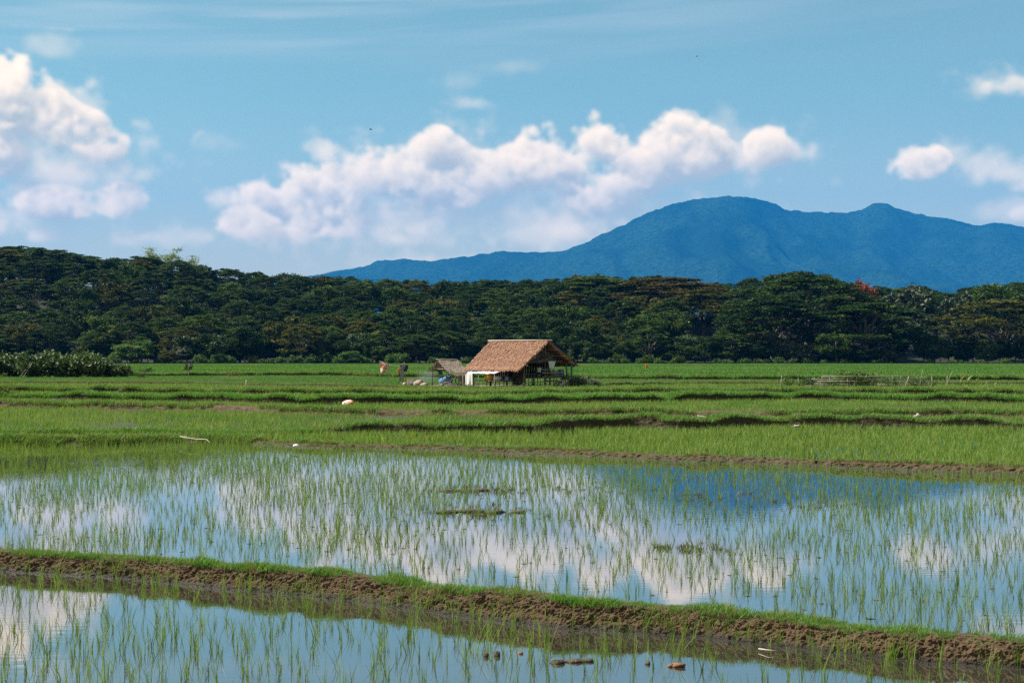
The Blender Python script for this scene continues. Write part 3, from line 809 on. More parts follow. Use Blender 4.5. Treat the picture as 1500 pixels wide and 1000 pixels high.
# ------------------------------------------------------------------ trees
def leaf_quads(rng, c, size, aspect, up, droop=0.0):
    n = len(c)
    nrm = rng.normal(0, 1, (n, 3)); nrm /= np.linalg.norm(nrm, axis=1)[:, None]
    nrm[:, 2] = np.abs(nrm[:, 2]) + up; nrm /= np.linalg.norm(nrm, axis=1)[:, None]
    a = rng.normal(0, 1, (n, 3)); a -= (a * nrm).sum(1)[:, None] * nrm; a /= np.linalg.norm(a, axis=1)[:, None]
    b = np.cross(nrm, a)
    s = size * rng.uniform(.65, 1.35, n)[:, None]
    v = np.stack([c - a * s, c - b * s * aspect, c + a * s - np.array([0, 0, 1]) * s * droop, c + b * s * aspect], 1).reshape(-1, 3)
    q = np.arange(n * 4).reshape(-1, 4)
    return v, q
def tube_np(b, p0, p1, r0, r1, rng, seg=4, wig=.08, sag=0.0, n=6):
    p0, p1 = np.array(p0, float), np.array(p1, float); L = np.linalg.norm(p1 - p0); pts = []
    for k in range(seg + 1):
        t = k / seg; q = p0 * (1 - t) + p1 * t
        if 0 < k < seg: q = q + rng.normal(0, wig * L / seg, 3)
        q[2] += sag * L * math.sin(math.pi * t); pts.append(tuple(q))
    b.tube(pts, [r0 + (r1 - r0) * k / seg for k in range(seg + 1)], n)
    return pts

def umbrella(seed, flat=1.0):
    """broad rain-tree form, unit tree: 18 m high, 10 m crown radius"""
    rng = np.random.default_rng(seed); C = []; b = MB()
    fork = np.array([rng.normal(0, .4), rng.normal(0, .4), rng.uniform(4.5, 6.0)])
    tube_np(b, (0, 0, -1.0), fork, .62, .45, rng, 4, .05, 0, 8)
    npads = 50
    gold = 2.39996
    for k in range(npads):
        rr = 9.3 * math.sqrt((k + .5) / npads); a = k * gold + rng.normal(0, .25)
        lobe = 1 + .16 * math.sin(3 * a + seed) + .1 * math.sin(5 * a + 2 * seed)
        rr *= lobe
        top = 17.4 - 7.2 * (rr / 10.5) ** 2.2 * flat + rng.normal(0, .5)
        pr = rng.uniform(1.2, 2.6); th = pr * .24
        m = int(210 * (pr / 2.1) ** 2)
        q = rng.normal(0, 1, (m, 3)); q /= np.maximum(np.linalg.norm(q, axis=1)[:, None], .5) / (rng.random(m)[:, None] ** .4)
        q = q * np.array([pr, pr, th]); q[:, 2] -= .10 * (q[:, 0] ** 2 + q[:, 1] ** 2) / pr
        C.append(q + np.array([rr * math.cos(a), rr * math.sin(a), top - th]))
        if k % 3 == 0 and k > 2:
            tube_np(b, fork + rng.normal(0, .2, 3), (rr * .9 * math.cos(a), rr * .9 * math.sin(a), top - 1.0), .2, .05, rng, 5, .16, .03, 5)
    for k in range(34):                                    # lower, looser pads round the skirt
        a = rng.random() * 6.283; rr = rng.uniform(4.5, 10.0); z = rng.uniform(5.5, 11.0) if rr > 6.5 else rng.uniform(9, 13)
        pr = rng.uniform(1.0, 2.0); m = int(150 * (pr / 1.5) ** 2)
        q = rng.normal(0, .6, (m, 3)) * np.array([pr, pr, pr * .3])
        C.append(q + np.array([rr * math.cos(a), rr * math.sin(a), z]))
        if k % 4 == 0: tube_np(b, fork, (rr * math.cos(a), rr * math.sin(a), z), .14, .04, rng, 5, .16, .03, 5)
    v, q = leaf_quads(rng, np.concatenate(C), .29, .55, .8)
    return np_mesh('crown', v, q), b.mesh('trunk', True)
def rounded(seed, leaf=.32, H=14.0, R=5.5, aspect=.6, npads=46, base=.12, dens=170):
    """taller, rounder broadleaf tree"""
    rng = np.random.default_rng(seed); C = []; b = MB()
    tube_np(b, (0, 0, -1), (rng.normal(0, .3), rng.normal(0, .3), H * .75), .36, .12, rng, 5, .06, 0, 7)
    for k in range(npads):
        d = rng.normal(0, 1, 3); d /= np.linalg.norm(d)
        rad = rng.uniform(.55, 1.0)
        c = np.array([d[0] * R * rad, d[1] * R * rad, H * (base + (1 - base) * .5) + d[2] * H * (1 - base) * .46 * rad])
        c[:2] *= 1 + .2 * math.sin(c[2] * 1.3 + seed)
        pr = rng.uniform(.8, 1.6) * R / 5.5
        m = int(dens * (pr * 5.5 / R / 1.2) ** 2)
        q = rng.normal(0, .55, (m, 3)) * np.array([pr, pr, pr * .7])
        C.append(q + c)
        if k % 3 == 0: tube_np(b, (0, 0, max(H * .2, c[2] * .6)), c, .13, .03, rng, 4, .14, 0, 5)
    v, q = leaf_quads(rng, np.concatenate(C), leaf, aspect, .25, .3)
    return np_mesh('crown', v, q), b.mesh('trunk', True)
def shrub_mesh(seed, H=2.4, R=1.7, leaf=.16, n=1500, aspect=.55, up=.35):
    rng = np.random.default_rng(seed); b = MB(); C = []
    for k in range(7):
        a = rng.random() * 6.28; e = (R * .75 * math.cos(a) * rng.random(), R * .75 * math.sin(a) * rng.random(), H * rng.uniform(.5, .85))
        tube_np(b, (rng.normal(0, .12), rng.normal(0, .12), -.1), e, .05, .015, rng, 4, .15, 0, 5)
    for k in range(26):
        d = rng.normal(0, 1, 3); d /= np.linalg.norm(d); rad = rng.uniform(.5, 1)
        c = np.array([d[0] * R * rad, d[1] * R * rad, H * .52 + d[2] * H * .44 * rad]); pr = rng.uniform(.35, .6) * R * .55
        q = rng.normal(0, .6, (n // 26, 3)) * pr; q = q + c; q = q[q[:, 2] > .05]; C.append(q)
    v, q = leaf_quads(rng, np.concatenate(C), leaf, aspect, up, .5)
    return np_mesh('foliage', v, q), b.mesh('stem', True)
def bamboo_mesh(seed):
    """tall airy clump: bending culms with sprays of small leaves, 18 m high"""
    rng = np.random.default_rng(seed); b = MB(); C = []
    for k in range(16):
        a = rng.random() * 6.283; lean = rng.uniform(.5, 4.0); h = rng.uniform(12, 18)
        pts = [(.5 * math.cos(a) * .6 + lean * math.cos(a) * t ** 2.2, .5 * math.sin(a) * .6 + lean * math.sin(a) * t ** 2.2, h * t - .08 * h * t ** 4) for t in np.linspace(0, 1, 8)]
        b.tube(pts, [.07 * (1 - .8 * t) for t in np.linspace(0, 1, 8)], 5)
        for t in rng.uniform(.35, 1.0, 16):
            i = min(int(t * 7), 6); f = t * 7 - i; c = np.array(pts[i]) * (1 - f) + np.array(pts[i + 1]) * f
            C.append(c + rng.normal(0, .5, (22, 3)) * np.array([1, 1, .55]))
    v, q = leaf_quads(rng, np.concatenate(C), .26, .3, .1, .6)
    return np_mesh('crown', v, q), b.mesh('trunk', True)

def tree_mat(name, a, b, trans=.22, spec=.06, rough=.55, patch=None):
    M[name] = leafy(name, a, b, trans, None, rough, spec=spec, patch=patch)
tree_mat('leaf_dark', (0.011, 0.029, 0.006), (0.035, 0.063, 0.012), patch=(.22, (.125, .155, .030), .55, .70))
tree_mat('leaf_mid', (0.019, 0.048, 0.009), (0.062, 0.103, 0.018), patch=(.22, (.19, .23, .05), .55, .70))
tree_mat('leaf_bright', (0.052, 0.120, 0.026), (0.112, 0.181, 0.043))
tree_mat('leaf_olive', (0.035, 0.044, 0.007), (0.083, 0.087, 0.015), patch=(.22, (.21, .195, .05), .55, .70))
tree_mat('leaf_brown', (0.054, 0.046, 0.011), (0.098, 0.076, 0.019))
tree_mat('leaf_silver', (.040, .060, .030), (.110, .130, .075), .12, .15, .5)
tree_mat('leaf_red', (.16, .045, .022), (.26, .085, .045))
tree_mat('leaf_gloss', (.035, .075, .022), (.11, .16, .055), .15, .18, .45)
tree_mat('leaf_bamboo', (.10, .16, .06), (.20, .26, .10), .35)
UMB = [umbrella(100 + k, f) for k, f in enumerate((1.0, .8, 1.15, .9, 1.3, 1.0))]
RND = [rounded(200 + k) for k in range(3)]
SLV = [rounded(220 + k, .40, 14, 4.6, .65, 44, .08, 110) for k in range(2)]
SHB = [shrub_mesh(240 + k, 3.2, 2.4, .26, 1300) for k in range(4)]
BMB = [bamboo_mesh(260 + k) for k in range(2)]

def plant(name, kit, loc, sc, rz, leaf, bark, label, cat, group=None, parts=('crown', 'trunk')):
    e = empty(name, loc, rz); e.scale = sc
    for pn, me, mt in ((parts[0], kit[0], leaf), (parts[1], kit[1], bark)):
        if len(me.materials) == 0: me.materials.append(M[mt])
        o = mesh_obj(pn, me, None, e)
        o.material_slots[0].link = 'OBJECT'; o.material_slots[0].material = M[mt]
    return tag(e, label, cat, group)
tr = random.Random(5)
def at_u(u, r): return Vector(((u - 750) / F * r, r, float(hill_z(u, r))))
HERO = []
def hero(px, top, half, d, kit, leaf, label, bark='bark', name='rain_tree', cat='tree', h0=18.0, r0=10.0, group=None):
    base = at_u(px, d); zt = EYE + (HY - top) / F * d; H = zt - base.z; R = half / F * d
    HERO.append((px, d, half))
    return plant(name, kit, base, (R / r0, R / r0, H / h0), tr.random() * 6.28, leaf, bark, label, cat, group)
hero(1178, 399, 105, 520, UMB[0], 'leaf_dark', 'largest dark green dome-shaped tree beside the red-leaved tree')
hero(1130, 428, 80, 500, UMB[5], 'leaf_dark', 'dark spreading tree standing in front of the largest dome-shaped tree')
hero(1275, 440, 85, 496, UMB[1], 'leaf_dark', 'dark spreading tree overhanging the black hollow at the forest edge')
hero(1470, 436, 95, 500, UMB[3], 'leaf_olive', 'broad olive green dome tree standing apart at the right end of the forest edge')
hero(975, 404, 95, 640, UMB[2], 'leaf_brown', 'wide brownish olive crown on the skyline behind the hut')
hero(1030, 420, 60, 600, UMB[4], 'leaf_olive', 'olive crown just below the brownish crown on the skyline')
hero(870, 404, 75, 660, UMB[0], 'leaf_mid', 'green dome crown on the skyline next to the brownish crown')
hero(1266, 405, 24, 548, RND[1], 'leaf_red', 'tree with rusty red foliage rising over the dark green crowns', 'palebark', 'red_leaved_tree', h0=14.0, r0=5.5)
hero(1340, 413, 34, 560, SLV[0], 'leaf_silver', 'pale silvery green tree between the red-leaved tree and the gap', 'palebark', 'silvery_tree', h0=14.0, r0=4.6)
hero(1403, 422, 26, 570, SLV[1], 'leaf_silver', 'slender silvery green tree beyond the gap in the skyline', 'palebark', 'silvery_tree', h0=14.0, r0=4.6)
hero(1372, 430, 22, 600, RND[0], 'leaf_mid', 'small green tree low in the gap of the skyline', 'bark', 'round_tree', h0=14.0, r0=5.5)
hero(1455, 413, 40, 600, RND[2], 'leaf_mid', 'fresh green round tree behind the broad olive dome tree', 'bark', 'round_tree', h0=14.0, r0=5.5)
hero(237, 357, 36, 712, BMB[0], 'leaf_bamboo', 'taller airy bamboo clump showing above the hill skyline', 'palebark', 'bamboo_clump', 'bamboo', r0=4.0)
hero(276, 367, 26, 712, BMB[1], 'leaf_bamboo', 'smaller airy bamboo clump showing above the hill skyline', 'palebark', 'bamboo_clump', 'bamboo', r0=4.0)
hero(20, 360, 50, 690, UMB[1], 'leaf_dark', 'flat-topped dark tree, highest on the hill skyline')
hero(110, 372, 60, 690, UMB[3], 'leaf_dark', 'dark flat-crowned tree next to the highest tree on the hill')
hero(205, 374, 48, 690, UMB[2], 'leaf_dark', 'dark dome tree standing under the bamboo clumps')
# rows of forest trees up the slope, clear of the named ones
ROWS = [  # distance, spacing px, height range, radius range, leaf choice
 (489, 62, (10, 15), (6.5, 8.5), ('leaf_dark', 'leaf_mid', 'leaf_dark', 'leaf_olive'), 'edge'),
 (506, 50, (13, 18), (7, 10), ('leaf_dark', 'leaf_mid', 'leaf_dark', 'leaf_olive', 'leaf_dark'), 'edge'),
 (535, 46, (15, 20), (8, 10.5), ('leaf_dark', 'leaf_mid', 'leaf_dark', 'leaf_bright', 'leaf_mid', 'leaf_olive'), 'slope'),
 (566, 42, (14, 19), (8, 10.5), ('leaf_dark', 'leaf_mid', 'leaf_dark', 'leaf_dark'), 'slope'),
 (600, 40, (14, 18), (8, 10.5), ('leaf_dark', 'leaf_mid', 'leaf_dark', 'leaf_olive'), 'slope'),
 (640, 38, (14, 18), (8, 11), ('leaf_dark', 'leaf_dark', 'leaf_mid', 'leaf_dark'), 'slope'),
 (675, 36, (14, 18), (8, 11), ('leaf_dark', 'leaf_mid', 'leaf_dark', 'leaf_dark', 'leaf_olive'), 'top'),
 (690, 40, (9, 12), (7, 10), ('leaf_dark', 'leaf_mid'), 'slope'),
 (652, 40, (9, 12), (7, 10), ('leaf_dark', 'leaf_mid'), 'slope'),
 (705, 34, (15, 19), (8, 11), ('leaf_dark', 'leaf_dark', 'leaf_mid'), 'top'),
]
NAMEOF = {'leaf_dark': 'dark green', 'leaf_mid': 'mid green', 'leaf_bright': 'bright yellowish green', 'leaf_olive': 'olive green'}
PLACE = {'edge': 'at the forest edge facing the rice fields', 'slope': 'part way up the wooded slope', 'top': 'along the crest of the wooded slope'}
for (d, sp, hr, rr, leaves_, place) in ROWS:
    x = -110 + tr.random() * sp
    while x < 1610:
        uu = x + tr.uniform(-.3, .3) * sp; x += sp * tr.uniform(.8, 1.2); dd = d + tr.uniform(-9, 9)
        R = tr.uniform(*rr); H = tr.uniform(*hr)
        if any(abs(uu - hx) < hh * .6 and dd < hd + 12 and hd < 620 for hx, hd, hh in HERO): continue
        b = at_u(uu, dd)
        lim = EYE + (HY - float(skyl(uu)) + 1.5) / F * dd
        if place == 'top': H = max(lim - b.z + tr.uniform(-1.5, .6), 9)
        if b.z + H > lim: H = lim - b.z
        if H < 8: continue
        lf = tr.choice(leaves_)
        if uu > 620 and lf == 'leaf_bright': lf = 'leaf_mid'
        kit = tr.choice(UMB); s = R / 10.0; hs_ = H / 18.0; form = 'umbrella-crowned'
        if tr.random() < .3: kit = tr.choice(RND); s = R / 6.6; hs_ = H / 13.8; form = 'round-crowned'
        plant('rain_tree', kit, b, (s, s, hs_), tr.random() * 6.28, lf, tr.choice(('bark', 'bark', 'palebark')),
              '%s %s tree %s' % (NAMEOF[lf], form, PLACE[place]), 'tree', '%s %s trees %s' % (NAMEOF[lf], form, PLACE[place]))
# darker, rounder understorey along the edge
x = -60
while x < 1560:
    uu = x; x += tr.uniform(7, 15); dd = tr.uniform(484, 512)
    if 1310 < uu < 1345: continue
    b = at_u(uu, dd); H = tr.uniform(5, 11); R = tr.uniform(2.8, 4.6)
    silver = 1060 < uu < 1300 and tr.random() < .5
    kit = tr.choice(SLV) if silver else tr.choice(RND)
    lf = 'leaf_silver' if silver else tr.choice(('leaf_dark', 'leaf_mid', 'leaf_dark', 'leaf_gloss'))
    nm = {'leaf_silver': 'silvery', 'leaf_gloss': 'glossy'}.get(lf, NAMEOF.get(lf))
    plant('understorey_tree', kit, b, (R / 5.0, R / 5.0, H / 14.0), tr.random() * 6.28, lf, 'bark',
          'small %s leaved tree filling the shade under the forest edge' % nm, 'tree', '%s understorey trees' % nm)
# bushes along the foot of the forest
x = -40
while x < 1540:
    uu = x; x += tr.uniform(7, 19); dd = tr.uniform(474, 480)
    if tr.random() < (.25 if uu < 900 else .15): continue
    b = at_u(uu, dd); s = tr.uniform(.35, 1.0) * (1.0 if uu < 1000 else .7)
    if 470 < uu < 660 or 430 < uu < 460: s *= 1.25
    lf = tr.choice(('leaf_bright', 'leaf_bright', 'leaf_mid', 'leaf_gloss'))
    nm = {'leaf_bright': 'bright green', 'leaf_mid': 'mid green', 'leaf_gloss': 'glossy leaved'}[lf]
    plant('bush', tr.choice(SHB), b, (s, s, s), tr.random() * 6.28, lf, 'bark', 'low %s bush at the foot of the forest' % nm, 'bush', '%s bushes along the forest foot' % nm, ('foliage', 'stem'))
for (px, top, half, d, lf, label) in [(190, 503, 26, 470, 'leaf_bright', 'bright green small tree standing out before the dark forest beside the big-leaved shrubs'),
                                      (208, 497, 15, 472, 'leaf_bright', 'bright green sapling next to the small tree beside the big-leaved shrubs'),
                                      (246, 514, 13, 468, 'leaf_olive', 'small flat olive crown in front of the dead pale-branched tree'),
                                      (323, 518, 10, 466, 'leaf_mid', 'loose upright bush alone at the forest foot'),
                                      (515, 514, 16, 468, 'leaf_bright', 'tall bright green bush behind the flag'),
                                      (1225, 486, 24, 480, 'leaf_mid', 'yellow green tree with drooping crown before the dark hollow')]:
    b = at_u(px, d); b.z = Z7; H = EYE + (HY - top) / F * d - b.z; R = half / F * d
    plant('small_tree', RND[int(px) % 3], b, (R / 5.2, R / 5.2, H / 13.6), tr.random() * 6, lf, 'bark', label, 'tree')
# dead pale tree on the left
b = MB(); r9 = np.random.default_rng(77)
tube_np(b, (0, 0, -.2), (.4, 0, 2.6), .28, .2, r9, 4, .06, 0, 7)
dead = b.build('trunk', M['palebark'], None, True)
e = empty('dead_tree', at_u(250, 470)); e.location.z = Z7; dead.parent = e
tag(e, 'dead tree with bare pale branches before the dark forest', 'tree')
for k in range(9):
    b = MB(); a = r9.uniform(-1.2, 1.5); L = r9.uniform(3, 6.8)
    end = np.array([.4 + math.sin(a) * L * .7 + 1.2, r9.normal(0, 1), 2.4 + math.cos(a) * L])
    pts = tube_np(b, (.4, 0, 2.4), end, .13, .03, r9, 5, .15, .03, 5)
    for j in (2, 3, 4):
        q = np.array(pts[j]); tube_np(b, q, q + r9.normal(0, 1, 3) * np.array([1, .6, .5]) + np.array([.3, 0, .7]), .05, .015, r9, 3, .15, 0, 4)
    b.build('branch', M['palebark'], e, True)
# ------------------------------------------------------------------ the hut and its yard
M['thatch'] = plain('brown palm thatch', (.27, .135, .08), (.13, .064, .038), 3.0, .9, 6, .6, 9, stretch=(1, 2.2, 1))
M['straw'] = leafy('thatch straw', (.11, .052, .03), (.48, .26, .16), .1, None, .8)
M['greythatch'] = plain('grey palm thatch', (.22, .165, .125), (.11, .085, .065), 4.0, .9, 6, .6, 9)
M['greystraw'] = leafy('grey thatch straw', (.14, .10, .08), (.40, .32, .25), .1, None, .8)
def cloth_mat(name, c, c2=None): return plain(name, c, c2 or tuple(q * .82 for q in c), 3, .85, 4, .25, 10)
M['white'] = cloth_mat('white cloth', (.66, .64, .61)); M['bluetarp'] = cloth_mat('light blue tarp', (.42, .56, .72), (.30, .46, .64))
M['yellow'] = cloth_mat('yellow cloth', (.75, .45, .05)); M['bluecloth'] = cloth_mat('blue cloth', (.10, .20, .38)); M['navy'] = cloth_mat('navy cloth', (.03, .04, .10))
M['greycloth'] = cloth_mat('grey patterned cloth', (.36, .33, .30), (.20, .18, .17)); M['orange'] = cloth_mat('orange cloth', (.72, .26, .06))
M['pinksack'] = cloth_mat('faded sack', (.38, .28, .24), (.22, .16, .13)); M['plasticwhite'] = plain('white plastic', (.8, .77, .74), (.7, .66, .62), 4, .45)
M['plasticblue'] = plain('blue plastic', (.10, .22, .48), (.08, .17, .38), 4, .4); M['plasticgrey'] = plain('grey plastic', (.40, .44, .46), (.32, .35, .37), 4, .5)
M['metal'] = plain('grey metal', (.30, .30, .29), (.16, .15, .14), 9, .5); M['rubber'] = plain('black rubber', (.025, .025, .025), (.04, .04, .04), 9, .8)
M['green'] = plain('green paint', (.03, .16, .12), (.02, .11, .08), 5, .6); M['redsoil'] = plain('reddish clod', (.24, .12, .07), (.13, .07, .045), 9, .8, 5, .7, 18)
M['clod'] = plain('wet mud clod', (.10, .075, .05), (.045, .035, .025), 9, .6, 5, .7, 18); M['stone'] = plain('pale stone', (.40, .33, .29), (.26, .21, .18), 6, .9, 5, .6, 14)
def sack_print(name):
    m, n, out = new_mat(name)
    co = n.new('ShaderNodeTexCoord').outputs['Object']
    f = n.range(n.noise(co, 4.2, 3, .5), .47, .54)
    col = n.mix(f, c4((.62, .54, .48)), c4((.60, .17, .05)))
    p = n.new('ShaderNodeBsdfPrincipled'); p.inputs['Roughness'].default_value = .8
    n.l.new(col, p.inputs['Base Color']); n.l.new(p.outputs[0], out.inputs[0]); return m
M['sackprint'] = sack_print('orange printed sack')

def grid_cloth(name, fn, mat, parent=None, nu=14, nv=10, th=.012, smooth=True):
    """thin cloth with real thickness from fn(u, v) -> point"""
    P = np.array([[fn(i / (nu - 1), j / (nv - 1)) for j in range(nv)] for i in range(nu)], float)
    du = np.gradient(P, axis=0); dv = np.gradient(P, axis=1); nn = np.cross(du, dv); nn /= np.maximum(np.linalg.norm(nn, axis=2)[..., None], 1e-6)
    A = (P + nn * th / 2).reshape(-1, 3); B = (P - nn * th / 2).reshape(-1, 3); n = nu * nv
    Q = []
    for i in range(nu - 1):
        for j in range(nv - 1):
            a = i * nv + j; q = [a, a + nv, a + nv + 1, a + 1]; Q.append(q); Q.append([n + k for k in q[::-1]])
    rim = [i * nv for i in range(nu)] + [(nu - 1) * nv + j for j in range(1, nv)] + [i * nv + nv - 1 for i in range(nu - 2, -1, -1)] + [j for j in range(nv - 2, 0, -1)]
    for k in range(len(rim)):
        a, b = rim[k], rim[(k + 1) % len(rim)]; Q.append([b, a, n + a, n + b])
    return mesh_obj(name, np_mesh(name, np.concatenate([A, B]), Q, smooth), mat, parent)
def drape(c, w, h, fold=.05, right=(1, 0, 0), nf=3.0, taper=0.0, seed=0.0):
    """hanging cloth: top middle at c"""
    c = np.array(c, float); rt = np.array(right, float); rt /= np.linalg.norm(rt); bk = np.array([-rt[1], rt[0], 0])
    def fn(u, v):
        ww = w * (1 - taper * v)
        return c + rt * (u - .5) * ww + bk * fold * v * math.sin(u * nf * 6.283 + seed) + np.array([0, 0, -h * v * (1 + .05 * math.sin(u * 9 + seed))])
    return fn
def lump(name, mat, r, seed, parent=None, loc=None, amp=.3, flat=.7, rings=9, seg=14):
    rr = np.random.default_rng(seed); off = rr.uniform(0, 40, 3)
    th = np.linspace(0.001, math.pi - .001, rings); ph = np.linspace(0, 2 * math.pi, seg, endpoint=False)
    T, Pp = np.meshgrid(th, ph, indexing='ij')
    d = np.stack([np.sin(T) * np.cos(Pp), np.sin(T) * np.sin(Pp), np.cos(T)], 2)
    k = 1 + amp * 1.6 * fbm(d[..., 0] * 1.6 + off[0], d[..., 1] * 1.6 + off[1], d[..., 2] * 1.6 + off[2], 3)
    V = (d * k[..., None] * np.array(r)).reshape(-1, 3); V[:, 2] = np.maximum(V[:, 2], -r[2] * .5) 
    V[:, 2] += r[2] * .3
    Q = [[i * seg + j, (i + 1) * seg + j, (i + 1) * seg + (j + 1) % seg, i * seg + (j + 1) % seg] for i in range(rings - 1) for j in range(seg)]
    return mesh_obj(name, np_mesh(name, V, Q, True), mat, parent, loc)
def pail(name, mat, c, r, h, label, parent=None, cat='bucket', handle=True):
    e = empty(name, c); b = MB()
    b.lathe((0, 0, 0), [(r * .78, 0), (r * .98, h * .93), (r * 1.05, h * .94), (r * 1.05, h), (r * .95, h), (r * .74, h * .08)], 16)
    b.build('body', mat, e, False)
    if handle:
        b = MB(); b.tube([(r * math.cos(t), 0, h * .95 + r * .8 * math.sin(t)) for t in np.linspace(0, math.pi, 9)], .008, 5); b.build('handle', M['metal'], e)
    return tag(e, label, cat)
def thatch_slope(parent, pname, ux, p_ridge, p_eave, mat, straw, n_straw, seed, th=.16, sag=.06):
    """sloping thatch: ridge point / eave point in the (y, z) plane, ux = x range at (ridge, eave)"""
    rr = np.random.default_rng(seed); nu, nv = 46, 26
    Y0, Z0_ = p_ridge; Y1, Z1_ = p_eave; L = math.hypot(Y1 - Y0, Z1_ - Z0_); nrm = np.array([0, -(Z1_ - Z0_) / L, (Y1 - Y0) / L])
    if nrm[2] < 0: nrm = -nrm
    def pt(u, v):
        xa = ux[0][0] * (1 - v) + ux[1][0] * v; xb = ux[0][1] * (1 - v) + ux[1][1] * v
        return np.array([xa + (xb - xa) * u, Y0 + (Y1 - Y0) * v, Z0_ + (Z1_ - Z0_) * v - sag * math.sin(math.pi * u) * (1 - v) - .05 * math.sin(math.pi * v)])
    A = []; B = []
    for i in range(nu):
        for j in range(nv):
            u, v = i / (nu - 1), j / (nv - 1); q = pt(u, v)
            k = .05 * float(fbm(q[0] * 2.2 + seed, v * 8, 0, 3)) + .03 * ((v * 9) % 1.0)
            if j == nv - 1: q = q + (pt(u, 1) - pt(u, .9)) * (.25 * rr.random())
            if i in (0, nu - 1): q[0] += rr.normal(0, .05)
            A.append(q + nrm * k); B.append(q - nrm * th)
    n = nu * nv; Q = []
    for i in range(nu - 1):
        for j in range(nv - 1):
            a = i * nv + j; q = [a, a + nv, a + nv + 1, a + 1]; Q.append(q); Q.append([n + k for k in q[::-1]])
    rim = [i * nv for i in range(nu)] + [(nu - 1) * nv + j for j in range(1, nv)] + [i * nv + nv - 1 for i in range(nu - 2, -1, -1)] + [j for j in range(nv - 2, 0, -1)]
    for k in range(len(rim)):
        a, b_ = rim[k], rim[(k + 1) % len(rim)]; Q.append([b_, a, n + a, n + b_])
    o = mesh_obj(pname, np_mesh(pname, np.array(A + B), Q, False), mat, parent)
    V = []; 
    down = np.array([0, Y1 - Y0, Z1_ - Z0_]) / L
    for k in range(n_straw):
        u, v = rr.random(), rr.random() ** .8
        if k % 7 == 0: v = rr.uniform(.93, 1.0)
        if k % 11 == 0: u = rr.choice((0.0, 1.0)) + rr.normal(0, .008)
        q = pt(u, v) + nrm * rr.uniform(.03, .09); ln = rr.uniform(.15, .42); w = rr.uniform(.015, .05)
        sd = np.array([1, 0, 0]) * w; dr = down * ln + np.array([rr.normal(0, .09), 0, 0]) + nrm * rr.uniform(-.03, .05)
        if v > .92: dr = dr + np.array([0, 0, -.1 * rr.random()])
        V += [q - sd, q + sd, q + dr + sd * .4, q + dr - sd * .4]
    s = mesh_obj('straw', np_mesh('straw', np.array(V), np.arange(len(V)).reshape(-1, 4)), straw, o); s['kind'] = 'stuff'
    return o
def pole(parent, name, a, b, r, mat, n=7, wig=.01):
    rr = np.random.default_rng(int(abs(a[0] * 991 + a[1] * 37 + b[2] * 71) * 10) % 99991)
    m = MB(); pts = [tuple(np.array(a) * (1 - t) + np.array(b) * t + (rr.normal(0, wig, 3) if 0 < t < 1 else 0)) for t in (0, .33, .66, 1)]
    m.tube(pts, [r, r * .95, r * .92, r * .85], n); return m.build(name, mat, parent, True)

HD = 116.0
hut = empty('thatched_hut', ((761 - 750) / F * HD, HD, Z6), math.radians(-42))
tag(hut, 'open bamboo field hut with a big brown thatched roof standing in the rice fields', 'hut')
roof = hut
f_ = thatch_slope(roof, 'front_thatch', ((-3.05, 3.1), (-2.85, 2.95)), (0, 3.72), (-3.35, 1.42), M['thatch'], M['straw'], 5200, 1)
thatch_slope(roof, 'rear_thatch', ((-3.05, 3.1), (-2.9, 3.1)), (0, 3.70), (3.5, 1.75), M['thatch'], M['straw'], 1500, 2)
pole(roof, 'ridge_pole', (-3.4, -.12, 3.74), (3.55, -.12, 3.72), .055, M['bamboo'])
pole(roof, 'ridge_pole', (-3.35, .15, 3.70), (3.4, .15, 3.68), .05, M['bamboo'])
for v in (.25, .5, .78):
    pole(roof, 'purlin', (-3.42, -3.35 * v, 3.50 - 2.3 * v), (3.2, -3.35 * v, 3.50 - 2.3 * v), .05, M['bamboo'])
    pole(roof, 'purlin', (-3.2, 3.5 * v, 3.46 - 1.95 * v), (3.35, 3.5 * v, 3.46 - 1.95 * v), .05, M['bamboo'])
for x in (-2.8, -.9, .9, 2.9):
    pole(roof, 'rafter', (x, 0, 3.42), (x, -3.2, 1.26), .045, M['darkwood']); pole(roof, 'rafter', (x, 0, 3.42), (x, 3.35, 1.56), .045, M['darkwood'])
# small inner thatch hood under the right gable
hood = thatch_slope(hut, 'gable_hood', ((-.1, .1), (-.25, .25)), (0, 0), (-1.7, -.55), M['greythatch'], M['greystraw'], 500, 3, th=.08)
hood.location = (3.0, .55, 2.55); hood.scale = (1.5, 1, 1)
for x in (-2.75, -.9, .95, 2.75):
    pole(hut, 'post', (x, -2.55, -.1), (x, -2.55, 1.86), .07, M['darkwood']); pole(hut, 'post', (x, 2.7, -.1), (x, 2.7, 2.05), .07, M['darkwood'])
for x in (-2.75, 2.75): pole(hut, 'post', (x, 0, -.1), (x, 0, 3.3), .08, M['darkwood'])
pole(hut, 'post', (3.05, 2.95, -.1), (3.05, 2.95, 1.9), .09, M['green'])
pole(hut, 'beam', (-3.0, -2.55, 1.84), (3.0, -2.55, 1.84), .06, M['darkwood']); pole(hut, 'beam', (-3.0, 2.7, 2.0), (3.0, 2.7, 2.0), .06, M['darkwood'])
for x in (-2.75, 2.75): pole(hut, 'tie_beam', (x, -2.7, 1.95), (x, 2.8, 2.05), .06, M['darkwood'])
# raised floor of bamboo slats over the rear half
for k in range(16):
    b = MB(); b.box((0, -.3 + k * .19, .78), (5.6, .15, .035)); b.build('floor_slat', M['darkwood'], hut)
for x in (-2.7, 0, 2.7): pole(hut, 'joist', (x, -.5, .72), (x, 2.8, .72), .05, M['darkwood'])
